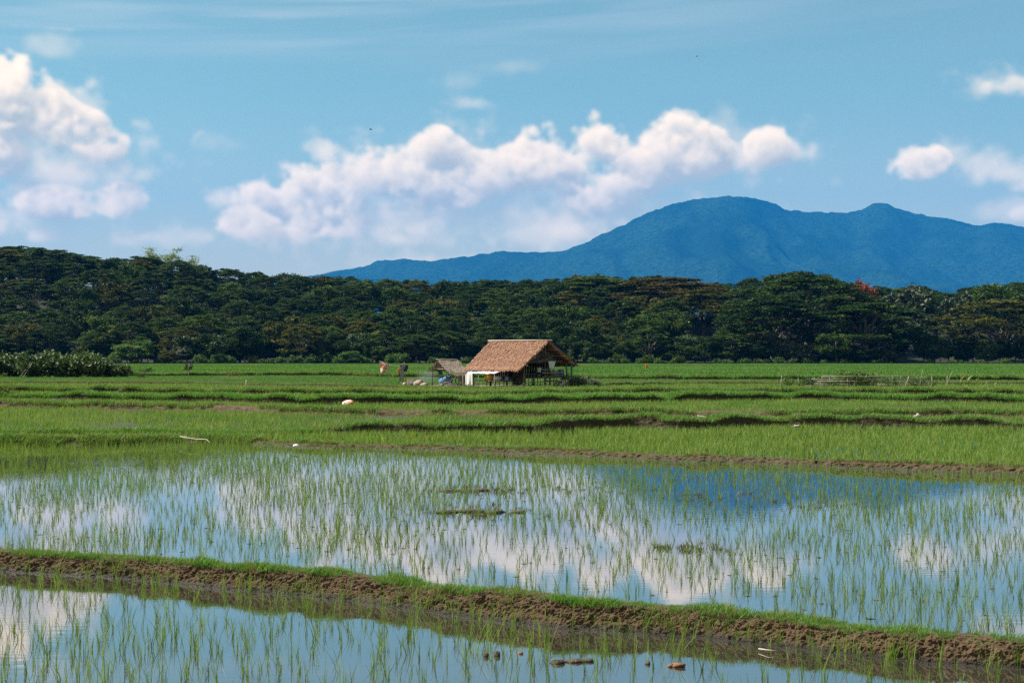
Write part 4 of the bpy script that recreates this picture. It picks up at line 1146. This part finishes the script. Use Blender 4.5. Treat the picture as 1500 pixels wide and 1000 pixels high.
# walls: rear and left planks added to keep the inside dark, half-height rails on the right gable
for k in range(13):
    b = MB(); b.box((-2.55 + k * .29, 2.62, 1.42 + .03 * (k % 3)), (.25, .03, 1.22)); b.build('shade_wall_plank', M['darkwood'], hut)
for gx in (2.3, -2.45):  # added boards that blacken the right gable and block sun at the left
    for k in range(13):
        y = -2.4 + k * .41; zt = (3.72 - 2.30 * (-y) / 3.35 if y < 0 else 3.70 - 1.95 * y / 3.5) - .42; zb = 1.95
        if zt - zb < .12: continue
        b = MB(); b.box((gx, y, (zt + zb) / 2), (.03, .385, zt - zb)); b.build('shade_board', M['darkwood'], hut)
for k in range(15):
    b = MB(); b.box((-2.68, -1.0 + k * .25, 1.15), (.03, .22, 1.7)); b.build('shade_wall_plank', M['darkwood'], hut)
for k in range(11):  # slats added so that the inside reads dark
    b = MB(); b.box((-.4 + k * .13, -.35, 1.05), (.10, .03, 1.9)); b.build('shade_slat', M['darkwood'], hut)
for z in (.42, .80, 1.12, 1.36):
    pole(hut, 'rail', (2.8, -.4, z), (2.8, 2.9, z + .02), .035, M['bamboo']); pole(hut, 'rail', (.2, 2.78, z), (2.95, 2.78, z + .02), .035, M['darkwood'])
for k in range(7): pole(hut, 'baluster', (2.84, .1 + k * .42, .0), (2.84, .12 + k * .42, 1.36), .025, M['darkwood'])
for k in range(6): pole(hut, 'side_slat', (2.82, -2.45 + k * .36, .05), (2.82, -2.45 + k * .36, 1.05 + .1 * (k % 2)), .03, M['darkwood'])
for z in (.35, .7, 1.02): pole(hut, 'rail', (2.85, -2.55, z), (2.85, -.4, z), .03, M['darkwood'])

def hut_pt(x, y, z): return hut.matrix_basis @ Vector((x, y, z))
HM = Matrix.Translation(hut.location) @ Matrix.Rotation(math.radians(-42), 4, 'Z')
def hp(x, y, z): return HM @ Vector((x, y, z))
def local(o): o.matrix_world = HM; return o
# awnings below the front eave
def awning(x0, x1, name, mat, label, z=1.30, drop=.2, out=1.0):
    o = grid_cloth(name, lambda u, v: (x0 + (x1 - x0) * u, -3.25 - out * v, z - drop * v - .05 * math.sin(3.14 * u) - .02 * math.sin(u * 15)), mat)
    return tag(local(o), label, 'tarp')
awning(-2.5, -.7, 'blue_tarp', M['bluetarp'], 'light blue tarp stretched under the front eave of the thatched hut')
awning(-.65, 1.15, 'white_tarp', M['white'], 'white tarp stretched beside the blue one under the hut eave', 1.33, .22, .95)
for i, x in enumerate((-2.4, -.68, 1.05)):
    e = empty('awning_pole', hp(x, -4.15, 0)); pole(e, 'shaft', (0, 0, -.1), (.0, 0, 1.07), .035, M['bamboo']); pole(e, 'crosspiece', (-.12, 0, 1.05), (.14, 0, 1.06), .02, M['bamboo'])
    tag(e, ('bamboo pole holding the outer corner of the blue tarp', 'bamboo pole where the blue and white tarps meet', 'bamboo pole holding the outer corner of the white tarp')[i], 'pole')
o = grid_cloth('white_sheet', drape((-1.5, -4.4, 1.12), .8, 1.0, .07, (1, 0, 0), 1.5, .05), M['white']); tag(local(o), 'white sheet hanging from the edge of the blue tarp at the left of the hut', 'sheet')
# low bamboo bench at the front
e = empty('bamboo_bench', hp(-.5, -3.15, 0), math.radians(-42)); tag(e, 'low bamboo bench in front of the hut under the tarps', 'bench')
for k in range(6): pole(e, 'seat_slat', (-1.5, -.3 + k * .12, .48), (1.5, -.3 + k * .12, .48), .04, M['bamboo'])
for x in (-1.4, 0, 1.4):
    for y in (-.25, .28): pole(e, 'leg', (x, y, -.05), (x, y, .45), .04, M['darkwood'])
o = lump('yellow_bundle', M['yellow'], (.38, .26, .30), 5, None, hp(-.5, -3.15, .60), .35); tag(o, 'yellow cloth bundle lying on the bamboo bench', 'cloth')
o = lump('grain_sack', M['white'], (.32, .22, .22), 6, None, hp(.35, -3.05, .58), .3); tag(o, 'white sack on the bamboo bench beside the yellow bundle', 'sack')
pail('blue_bucket', M['plasticblue'], hp(1.25, -2.9, .5), .16, .3, 'blue plastic bucket on a small stool in front of the hut')
e = empty('stool', hp(1.35, -2.9, 0), math.radians(-42)); tag(e, 'small wooden stool carrying the blue bucket', 'stool')
b = MB(); b.box((0, 0, .48), (.7, .4, .04)); b.build('seat', M['darkwood'], e)
for x in (-.3, .3):
    for y in (-.15, .15): pole(e, 'leg', (x, y, 0), (x, y, .47), .025, M['darkwood'])
pail('grey_bucket', M['plasticgrey'], hp(2.95, -.95, 1.18), .17, .34, 'grey bucket hanging in the open right side of the hut')
o = grid_cloth('white_cloth', drape((3.0, .55, 2.05), .95, .62, .05, (0, 1, 0), 1.3, .45), M['white']); tag(local(o), 'white cloth hanging in the gable under the inner thatch hood', 'cloth')
o = lump('grain_sack', M['greycloth'], (.4, .3, .32), 8, None, hp(2.1, 1.9, .88), .25); tag(o, 'grey sack on the raised floor at the open end of the hut', 'sack')
o = lump('blue_sack', M['bluecloth'], (.3, .3, .36), 9, None, hp(2.4, 2.35, .92), .25); tag(o, 'blue sack beside the grey sack on the raised floor', 'sack')
for k, (x, y, r_) in enumerate([(-.6, .4, .4), (-1.6, .8, .45), (.4, 1.2, .4), (1.2, 1.6, .36)]):
    o = lump('grain_sack', M['navy'], (r_, r_ * .7, r_ * .8), 30 + k, None, hp(x, y, .86), .25); tag(o, 'dark sack stored on the raised floor inside the hut', 'sack', 'dark sacks in the hut')
e = empty('prop_branch', hp(3.0, -2.9, 0)); pole(e, 'branch', (-.35, 0, 0), (.05, 0, .38), .04, M['bamboo']); pole(e, 'branch', (.0, 0, .36), (.3, 0, 0), .04, M['bamboo']); tag(e, 'forked pale branch standing on the ground at the right corner of the hut', 'branch')
e = empty('lean_pole', hp(-3.4, -3.3, 0)); pole(e, 'shaft', (-.62, -.1, .02), (.2, .1, .58), .035, M['bamboo']); pole(e, 'prop', (-.05, 0, 0), (-.03, .02, .45), .03, M['bamboo']); tag(e, 'slanting bamboo pole propped beside the white sheet', 'pole')

# ---- small shed to the left
SD = 117.0
shed = empty('small_shed', ((655 - 750) / F * SD, SD, Z6), math.radians(38))
tag(shed, 'small open shed with grey thatched roof beside the hut', 'shed')
sroof = shed
thatch_slope(sroof, 'front_thatch', ((-.95, .95), (-.9, .9)), (0, 2.15), (-1.35, 1.22), M['greythatch'], M['greystraw'], 1100, 11, th=.09)
thatch_slope(sroof, 'rear_thatch', ((-.95, .95), (-.9, .9)), (0, 2.14), (1.2, 1.35), M['greythatch'], M['greystraw'], 400, 12, th=.09)
pole(sroof, 'ridge_pole', (-1.1, 0, 2.2), (1.05, 0, 2.2), .035, M['bamboo'])
for z, y in ((1.55, -.6), (1.45, .2), (1.5, .8), (1.28, .4)): pole(sroof, 'purlin', (-1.25, y, z), (1.0, y, z), .04, M['darkwood'])
for x in (-.8, .8):
    for y in (-1.0, .95): pole(shed, 'post', (x, y, -.1), (x, y, 1.42), .045, M['darkwood'])
for x in (-.85, .85): pole(shed, 'tie_beam', (x, -1.2, 1.36), (x, 1.15, 1.44), .04, M['bamboo'])
for k in range(6): pole(shed, 'gable_slat', (-.88, -.75 + k * .26, 1.4), (-.88, -.75 + k * .26, 1.95 - .16 * abs(k - 2.5)), .03, M['darkwood'])
pole(shed, 'brace', (-.8, -1.0, .1), (.2, -1.0, .9), .03, M['bamboo'])
SM = Matrix.Translation(shed.location) @ Matrix.Rotation(math.radians(38), 4, 'Z')
def sp_(x, y, z): return SM @ Vector((x, y, z))
o = lump('blue_bundle', M['bluecloth'], (.55, .4, .42), 15, None, sp_(-.35, -.3, .3), .35); tag(o, 'blue tarpaulin bundle heaped in the small shed', 'bundle')
o = lump('green_cloth', M['green'], (.2, .16, .22), 16, None, sp_(-.5, .3, .95), .35); tag(o, 'green cloth piled above the blue bundle in the small shed', 'cloth')
# hand tractor parked at the shed
tc = empty('hand_tractor', sp_(.55, -1.25, 0), math.radians(20)); tc.scale = (1.25, 1.25, 1.25); tag(tc, 'grey two-wheeled hand tractor parked at the front of the small shed', 'tractor')
for y in (-.32, .32):
    w = MB(); w.tube([(.32 * math.cos(t), y, .34 + .32 * math.sin(t)) for t in np.linspace(0, 6.283, 19)], .035, 6, False); wo_ = w.build('wheel', M['metal'], tc, True)
    w = MB()
    for k in range(6):
        t = k * math.pi / 3; w.tube([(0, y, .34), (.32 * math.cos(t), y, .34 + .32 * math.sin(t))], .014, 4)
    w.build('spokes', M['metal'], wo_)
b = MB(); b.tube([(0, -.4, .34), (0, .4, .34)], .03, 6); b.build('axle', M['metal'], tc)
b = MB(); b.box((.12, 0, .55), (.55, .3, .3)); b.box((.2, 0, .74), (.3, .24, .12)); b.build('engine', M['metal'], tc)
for y in (-.2, .2):
    b = MB(); b.tube([(-.1, y * .5, .6), (-.7, y, .72), (-1.1, y * 1.3, .95)], .02, 5); b.build('handlebar', M['metal'], tc)
e = empty('wood_pile', sp_(-.9, -1.15, 0), .4); tag(e, 'heap of split firewood at the left foot of the small shed', 'firewood')
rq = np.random.default_rng(91)
for k in range(12):
    a = rq.uniform(-.5, .5); c = (rq.uniform(-.3, .3), rq.uniform(-.2, .2), .06 + .09 * (k // 4)); L = rq.uniform(.3, .5)
    pole(e, 'log', (c[0] - L * math.cos(a), c[1] - L * math.sin(a), c[2]), (c[0] + L * math.cos(a), c[1] + L * math.sin(a), c[2] + rq.uniform(0, .15)), .045, M['bamboo'], 6)
e = empty('board', sp_(-.6, -1.7, 0)); b = MB(); b.box((0, 0, .05), (1.1, .2, .06), .3); b.box((-.3, 0, .01), (.08, .2, .04), .3); b.build('plank', M['bamboo'], e); tag(e, 'pale wooden board lying on the ground before the small shed', 'board')
# white tarp slung between shed and hut
pa = AT(657, 539, 113.6); pb = AT(688, 540, 113.0)
def sling(u, v):
    c = pa.lerp(pb, u); wd = .18 + .25 * math.sin(math.pi * u)
    return (c.x, c.y - .1 + .5 * (v - .5), c.z - 1.1 * u * (1 - u) * 1.0 - wd * (v) * .8 + .06 * math.sin(u * 14))
o = grid_cloth('white_tarp', sling, M['white'], None, 20, 8); tag(o, 'white tarp sagging between the small shed and the hut', 'tarp')

# ---- yard things on the left
YD = 123.0
def yard(px, py=None, d=YD): return Vector(((px - 750) / F * d, d, Z6))
e = empty('flag_pole', yard(566.5)); pole(e, 'shaft', (0, 0, -.1), (.28, 0, 1.75), .03, M['bamboo']); pole(e, 'crossarm', (-.55, 0, 1.98), (.3, 0, 1.70), .015, M['bamboo']); tag(e, 'thin bamboo pole holding the orange and white flag', 'pole')
fa = [np.array(q) for q in ((-.62, .02, 2.06), (.24, .0, 1.72), (.02, .04, 1.2), (-.5, .02, .92))]
def flagf(u, v):
    p = (fa[0] * (1 - u) + fa[1] * u) * (1 - v) + (fa[3] * (1 - u) + fa[2] * u) * v
    return p + np.array([0, .07 * math.sin(u * 7 + v * 3), .03 * math.sin(u * 9)])
o = grid_cloth('flag', flagf, M['sackprint']); o.location = yard(566.5); tag(o, 'orange and white printed sack flying as a flag from the bamboo pole', 'flag')
e = empty('clothes_rack', yard(590)); tag(e, 'bamboo tripod rack with a line for drying clothes', 'rack')
pole(e, 'post', (.3, 0, -.1), (.12, 0, 1.95), .025, M['bamboo']); pole(e, 'post', (-.45, .1, -.1), (.1, 0, 1.9), .025, M['darkwood']); pole(e, 'post', (-.05, .5, -.1), (.08, 0, 1.85), .025, M['darkwood'])
pole(e, 'line', (-1.1, 0, 1.72), (.1, 0, 1.5), .008, M['bamboo'], 4, .004); pole(e, 'crossbar', (-.4, -.03, 1.55), (.4, -.03, 1.68), .02, M['bamboo'])
def garment(name, mat, at_, w, h, label, taper=.1, legs=False, sleeves=False):
    e = empty(name, at_); tag(e, label, 'clothing')
    if legs:
        grid_cloth('waist', drape((0, 0, 0), w, h * .32, .03), mat, e)
        for s in (-1, 1): grid_cloth('trouser_leg', drape((s * w * .26, 0, -h * .3), w * .46, h * .7, .03, seed=s, taper=.15), mat, e)
    else:
        grid_cloth('body', drape((0, 0, 0), w, h, .05, taper=taper), mat, e)
        if sleeves:
            for s in (-1, 1): grid_cloth('sleeve', drape((s * w * .55, 0, -.02), w * .3, h * .6, .03, seed=s), mat, e)
    return e
yb = yard(590)
garment('trousers', M['greycloth'], yb + Vector((-.08, -.08, 1.42)), .34, 1.12, 'grey patterned trousers hanging on the clothes rack', legs=True)
garment('jacket', M['navy'], yb + Vector((.22, -.06, 1.72)), .34, .58, 'dark navy jacket hanging at the top of the clothes rack', sleeves=True)
garment('shirt', M['greycloth'], yb + Vector((.0, -.1, 1.78)), .36, .4, 'light grey shirt draped over the top of the clothes rack', sleeves=True)
garment('towel', M['orange'], yb + Vector((-.36, -.04, 1.38)), .16, .5, 'narrow orange towel hanging on the left of the clothes rack')
garment('dark_towel', M['navy'], yb + Vector((-.26, -.02, 1.40)), .12, .62, 'narrow dark towel hanging next to the orange towel')
e = empty('white_crate', yard(601.5, d=121.0), .12); b = MB(); tag(e, 'white plastic crate with orange edge standing on the grass', 'crate')
b = MB()
for (c, s) in (((0, 0, .03), (.52, .4, .04)), ((-.25, 0, .26), (.03, .4, .46)), ((.25, 0, .26), (.03, .4, .46)), ((0, -.19, .26), (.47, .03, .46)), ((0, .19, .26), (.47, .03, .46))): b.box(c, s)
b.build('body', M['plasticwhite'], e); b = MB(); b.box((-.272, -.0, .26), (.018, .42, .5)); b.build('edge', M['orange'], e)
e.scale = (1, 1, .95)
# legs lift the crate above the grass
for x in (-.2, .2):
    for y in (-.14, .14): pole(e, 'leg', (x, y, -.0), (x, y, .05), .02, M['plasticwhite'])
o = lump('stone', M['stone'], (.2, .17, .2), 61, None, yard(592.5, d=120.0)); tag(o, 'pale pinkish stone lying in the grass under the clothes rack', 'stone')
for k, (px, d, r_, lb) in enumerate([(613.5, 118.5, (.48, .35, .42), 'largest faded sack in the heap beside the small shed'), (606, 119, (.34, .28, .26), 'small brown sack at the left of the heap beside the small shed'), (621, 118, (.3, .3, .2), 'low sack between the heap and the small shed')]):
    o = lump('faded_sack', M['pinksack'] if k != 1 else M['clod'], r_, 70 + k, None, yard(px, d=d), .4); tag(o, lb, 'sack')
# bare trodden earth in the yard
M['yard'] = plain('trodden earth', (.19, .145, .105), (.12, .095, .065), .8, .95, 6, .5, 8)
yv = [(x, y) for x, y in [(630 + 220 * t, 0) for t in np.linspace(0, 1, 24)]]
front = np.array([[(p[0] - 750) / F * 109.6, 109.3 + .6 * math.sin(p[0] * .11)] for p in yv]); back_ = np.array([[(p[0] - 750) / F * 122, 121 + 1.2 * math.sin(p[0] * .07)] for p in yv])
o = sheet('yard_earth', front, back_, Z6 + .012, M['yard'])

# ---- plants with pale leaves at the right of the hut
PAL = [shrub_mesh(300 + k, .8, 1.0, .10, 520, .6, .4) for k in range(3)]
for k, (px, py, s) in enumerate([(822, 567, .7), (836, 566, 1.0), (850, 565, .95), (862, 566, .75), (874, 566, .5)]):
    b = PX(px, py, Z6); plant('vine_bush', PAL[k % 3], b, (s, s, s), k * 1.3, 'leaf_silver', 'bark', 'low sprawling pale leaved plant on the grass beside the green hut post', 'plant', 'pale plants beside the hut', ('foliage', 'stem'))

# ---- bamboo trellis with vines in the field on the right
def trellis(px0, px1, d, posts, rails, label, seed):
    rr = np.random.default_rng(seed); x0 = (px0 - 750) / F * d; x1 = (px1 - 750) / F * d
    e = empty('bamboo_trellis', (x0, d, Z6)); W_ = x1 - x0
    for k in range(posts):
        x = W_ * k / (posts - 1) + rr.normal(0, .1); pole(e, 'post', (x, rr.normal(0, .1), -.1), (x + rr.normal(0, .08), 0, rr.uniform(.55, .95)), .03, M['bamboo'], 6)
    for k in range(rails):
        a = rr.uniform(0, .25) * W_; b_ = W_ * rr.uniform(.75, 1.0); z = .12 + .7 * k / max(rails - 1, 1)
        pole(e, 'rail', (a, rr.normal(0, .08), z + rr.normal(0, .04)), (b_, rr.normal(0, .08), z + rr.normal(0, .06)), .028, M['bamboo'], 6, .02)
    return tag(e, label, 'trellis')
trellis(1144, 1390, 113, 11, 5, 'long low bamboo trellis with vines in the grass right of the hut', 1)
trellis(1185, 1330, 117, 7, 4, 'shorter bamboo trellis standing just behind the long one', 2)
for k, (px, dx, h, lb) in enumerate([(1325, .35, .85, 'stout pale pole leaning to the right in the long trellis'), (1384, .6, 1.25, 'tall thin pole leaning at the right end of the trellis'), (1346, .3, 1.4, 'tallest thin pole slanting out of the vines'), (1144, .0, .62, 'short upright peg at the left end of the trellis')]):
    e = empty('leaning_pole', yard(px, d=112.4)); pole(e, 'shaft', (0, 0, -.1), (dx, 0, h), .035 if k == 0 else .02, M['bamboo']); pole(e, 'tie', (dx * .5 - .06, -.02, h * .5), (dx * .5 + .06, -.02, h * .5 + .02), .02, M['bamboo']); tag(e, lb, 'pole')
VIN = [shrub_mesh(320 + k, 1.0, .8, .085, 300, .55, .3) for k in range(3)]
vr = random.Random(8)
for k in range(20):
    px = (1155, 1170, 1190, 1205, 1222, 1238, 1252, 1262, 1240, 1228, 1275, 1300, 1312, 1338, 1350, 1366, 1246, 1256, 1210, 1180)[k]; d = 112.5 + vr.random() * 5
    s = vr.uniform(.5, .9) if not 1225 < px < 1265 else vr.uniform(.9, 1.35)
    plant('vine', VIN[k % 3], yard(px, d=d), (s, s, s), vr.random() * 6, vr.choice(('leaf_mid', 'leaf_gloss', 'leaf_bright')), 'bark', 'leafy vine climbing on the bamboo trellises', 'vine', 'vines on the trellises', ('foliage', 'stem'))
# maize-like plants right of the trellis
M['maize'] = leafy('maize leaf', (.20, .26, .06), (.42, .38, .16), .3)
for k, (px, h, lb) in enumerate([(1407, 1.15, 'tallest yellowish long-leaved plant beyond the trellis end'), (1418, .8, 'yellowish long-leaved plant next to the tallest one'), (1432, .75, 'yellowish long-leaved plant in the middle of the small row'), (1444, .5, 'small yellowish long-leaved plant near the row end'), (1458, .42, 'smallest yellowish long-leaved plant at the far end of the row')]):
    e = empty('maize_plant', yard(px, d=112.5)); tag(e, lb, 'plant')
    pole(e, 'stalk', (0, 0, -.05), (.03, 0, h * .8), .02, M['maize'], 5)
    for j in range(7):
        a = j * 2.4 + k; v, q = blades(np.random.default_rng(400 + k * 9 + j), n=1, h=(h * .5, h * .6), w=.09, spread=.001, lean=(.5, .9), segs=5)
        lf = mesh_obj('leaf', np_mesh('leaf', v, q), M['maize'], e); lf.location = (0, 0, h * (.15 + .09 * j)); lf.rotation_euler = (0, 0, a)

# ---- big-leaved shrubs on the left, with a ladder leaning in them
BIG = [shrub_mesh(340 + k, 3.0, 2.1, .17, 3600, .6, .3) for k in range(4)]
LD = 166.0
for k, (px, s, dd) in enumerate([(-20, 1.0, 0), (14, .98, 2), (45, 1.02, -1), (72, 1.08, 1), (104, 1.0, 0), (135, 1.05, -1), (160, .82, 1), (178, .55, 0)]):
    d = LD + dd; plant('big_leaved_shrub', BIG[k % 4], Vector(((px - 750) / F * d, d, Z7)), (s, s, s * .88), k * 1.7, 'leaf_gloss', 'bark',
        'dense glossy big-leaved shrub in the dark hedge at the left edge of the fields' if k < 7 else 'smallest glossy shrub at the end of the big-leaved hedge', 'shrub', 'big-leaved shrubs of the hedge' if k < 7 else None, ('foliage', 'stem'))
e = empty('ladder', ((33 - 750) / F * 162, 162, Z7)); tag(e, 'thin bamboo ladder leaning into the big-leaved hedge', 'ladder')
pole(e, 'side_rail', (-.35, 0, 0), (.55, 1.0, 1.7), .03, M['bamboo']); pole(e, 'side_rail', (.05, 0, 0), (.75, 1.0, 1.7), .03, M['bamboo'])
for k in range(5):
    t = .12 + .19 * k; pole(e, 'rung', (-.35 + .9 * t, t, 1.7 * t), (.05 + .7 * t, t, 1.7 * t), .02, M['bamboo'], 5)
# low tussocks and saplings before the forest
TUS = [shrub_mesh(360 + k, .9, 1.1, .10, 420, .45, .3) for k in range(2)]
for k, (px, py, s, lf, lb) in enumerate([(215, 548, 1.0, 'leaf_dark', 'dark low bush on the grass beside the hedge end'), (100, 549.5, 1.7, 'leaf_bright', 'rounded bright grassy tussock in front of the hedge'), (193, 549, .9, 'leaf_mid', 'small upright bush right at the hedge end'), (340, 551, .8, 'leaf_olive', 'low olive tussock on the bund before the forest'), (5, 583, .9, 'leaf_mid', 'leafy weed clump on the bund below the hedge'), (206, 553, .8, 'leaf_mid', 'green tussock below the dark low bush')]):
    b = PX(px, py, Z6); plant('tussock', TUS[k % 2], b, (s, s, s * .9), k * 1.1, lf, 'bark', lb, 'bush', None, ('foliage', 'stem'))
sap = PX(276, 552, Z6); e = empty('sapling', sap); pole(e, 'stem', (0, 0, -.1), (.1, 0, 1.5), .05, M['bamboo']); tag(e, 'young sapling with a bare pale stem and a tuft of leaves', 'sapling')
o = mesh_obj('foliage', PAL[0][0], None, e); o.location = (.05, 0, .75); o.scale = (.6, .6, 1.1)
e = empty('peg', PX(359.5, 577, Z4)); pole(e, 'shaft', (0, 0, -.15), (.06, 0, .95), .035, M['bamboo']); pole(e, 'twig', (.03, 0, .6), (.14, 0, .78), .012, M['bamboo']); tag(e, 'single thin bamboo stake standing on the grassy bund', 'stake')
e = empty('marker', Vector(((946 - 750) / F * 240, 240, Z7))); pole(e, 'stake', (0, 0, -.1), (0, 0, 1.25), .04, M['orange']); grid_cloth('streamer', drape((.14, 0, 1.2), .35, .75, .04), M['orange'], e); tag(e, 'small orange marker standing in the far field right of the hut', 'marker')

# ---- odds and ends lying about the paddies
def lying(name, mat, px, py, z, r, seed, label, cat, amp=.3):
    o = lump(name, mat, r, seed, None, PX(px, py, z), amp); return tag(o, label, cat)
lying('printed_sack', M['sackprint'], 510.5, 594, Z4 + .02, (.30, .26, .22), 81, 'rounded orange and white sack lying on the bund', 'sack', .2)
lying('earth_heap', M['clod'], 85, 596, Z3c, (.42, .35, .3), 82, 'dark heap of earth on the bund below the hedge', 'heap', .5)
lying('earth_heap', M['stone'], 26, 597, Z3c, (.3, .22, .2), 83, 'small greyish heap of earth beside the dark heap', 'heap', .5)
lying('white_rag', M['white'], 120, 577.5, Z5 + .05, (.22, .16, .12), 84, 'scrap of white cloth on the grass below the hedge', 'rag', .6)
lying('white_litter', M['plasticwhite'], 434, 654, Z2 + .08, (.09, .06, .05), 85, 'piece of white plastic on the bund behind the flooded paddy', 'litter', .5)
lying('pale_stone', M['stone'], 1343, 613, Z3c + .02, (.16, .12, .14), 86, 'pale stone on the grass above the brown bund', 'stone', .4)
lying('pale_stone', M['stone'], 1167, 625, Z3 + .2, (.10, .08, .05), 87, 'flat pale stone where the dark bund turns brown', 'stone', .4)
for k, (px, py, r_, m_, lb) in enumerate([(815, 971, (.06, .04, .025), 'clod', 'dark mud clod left of the longest clod in the near pool'), (843, 969, (.10, .04, .02), 'clod', 'longest dark mud clod in the near pool'), (862, 968, (.06, .04, .02), 'clod', 'small mud clod at the right tip of the longest clod'),
        (993, 976, (.06, .04, .03), 'redsoil', 'reddish brown clod alone in the near pool'), (983, 976, (.025, .02, .02), 'redsoil', 'tiny clod touching the reddish brown one'), (711, 961, (.03, .025, .03), 'clod', 'small black clod standing out of the near pool'), (728, 960, (.03, .03, .03), 'clod', 'small dark clod at the foot of a rice plant'), (949, 972, (.022, .02, .022), 'clod', 'tiny dark clod between rice plants'), (763, 957, (.02, .015, .015), 'redsoil', 'tiny reddish clod near the bund reflection')]):
    o = lump('mud_clod', M[m_], r_, 500 + k, None, PX(px, py, Z0), .45); tag(o, lb, 'clod')
for k, (px, py, r_) in enumerate([(660, 719, .28), (705, 718, .22), (655, 750, .3), (690, 749, .28), (725, 750, .24), (758, 750, .15)]):
    o = lump('mud_hump', M['clod'], (r_ * .7, r_ * .5, .03), 520 + k, None, PX(px, py, Z1), .5); tag(o, 'flat dark mud hump with weed rising out of the flooded paddy', 'mud hump', 'mud humps in the flooded paddy')
# bent pale branch and sticks
def stick(name, pts, r, label):
    b = MB(); b.tube(pts, [r * (1 - .4 * k / (len(pts) - 1)) for k in range(len(pts))], 6); o = b.build(name, M['bamboo'], None, True); return tag(o, label, 'stick')
q = lambda px, py, z: tuple(PX(px, py, z))
stick('bent_branch', [q(264, 639, .26), q(275, 641, .28), q(288, 643, .26), q(302, 643, .3), q(308, 648, .22)], .018, 'pale bent branch lying at the far edge of the flooded paddy')
stick('stick', [q(1022, 609, .24), q(1036, 611, .26), q(1053, 612, .22)], .04, 'straight pale stick lying on the grass of the middle bund')
stick('twig', [tuple(Vector(q(1110, 948, .02)) + Vector((0, -.05, .0))), tuple(Vector(q(1125, 950, .03)) + Vector((0, -.05, .0))), tuple(Vector(q(1139, 951, .02)) + Vector((0, -.05, .0)))], .008, 'thin pale twig at the foot of the long muddy bund')
# two birds
for (px, py, d, lb) in ((543, 190, 160, 'small dark bird flying below the clouds over the hill'), (1021, 83, 230, 'tiny dark bird high in the sky above the mountain')):
    e = empty('bird', AT(px, py, d)); tag(e, lb, 'bird'); m_ = M['navy']
    b = MB(); b.tube([(-.16, 0, 0), (-.08, 0, .02), (.05, 0, .01), (.14, 0, .03), (.2, 0, .02)], [.005, .045, .05, .03, .004], 7); b.build('body', m_, e, True)
    for s in (-1, 1):
        b = MB(); b.add([(.06, 0, .02), (-.07, 0, .02), (-.08, s * .16, .09), (.03, s * .17, .1), (-.09, s * .34, .05)], [(0, 3, 2, 1), (3, 4, 2)]); b.add([(.06, 0, .012), (-.07, 0, .012), (-.08, s * .16, .082), (.03, s * .17, .092), (-.09, s * .34, .045)], [(0, 1, 2, 3), (3, 2, 4)]); b.build('wing', m_, e)

# ------------------------------------------------------------------ smoke of the yard fire, and the air
m, n, out = new_mat('smoke')
co = n.new('ShaderNodeTexCoord').outputs['Object']
ell = n.vmath('LENGTH', n.vmath('MULTIPLY', co, (1.0, 1.0, 1.0)))
dens = n.math('MULTIPLY', n.range(ell, 1.0, .2, 0, 1, True), n.range(n.noise(co, 2.2, 3, .5), .35, .7, .2, 1))
pv = n.new('ShaderNodeVolumePrincipled'); pv.inputs['Color'].default_value = (.75, .85, .95, 1)
n.l.new(n.math('MULTIPLY', dens, .22), pv.inputs['Density']); n.l.new(pv.outputs[0], out.inputs['Volume'])
b = MB(); b.lathe((0, 0, 0), [(max(math.sin(t), .02), -math.cos(t)) for t in np.linspace(0, math.pi, 12)], 18)
o = b.build('smoke', m); o.location = (*yard(626, d=118.5)[:2], Z6 + .75); o.scale = (1.25, 1.2, .8); tag(o, 'thin bluish smoke drifting beside the small shed', 'smoke', None, 'stuff')

m, n, out = new_mat('haze')
pv = n.new('ShaderNodeVolumePrincipled')
pv.inputs['Color'].default_value = (.022, .345, .97, 1)
pv.inputs['Density'].default_value = 3.4e-5
pv.inputs['Anisotropy'].default_value = 0.0
n.l.new(pv.outputs[0], out.inputs['Volume'])
b = MB(); b.box((0, 12000, 1399), (44000, 25000, 2801)); o = b.build('haze', m); tag(o, 'faint bluish haze filling the valley', 'haze', None, 'stuff')
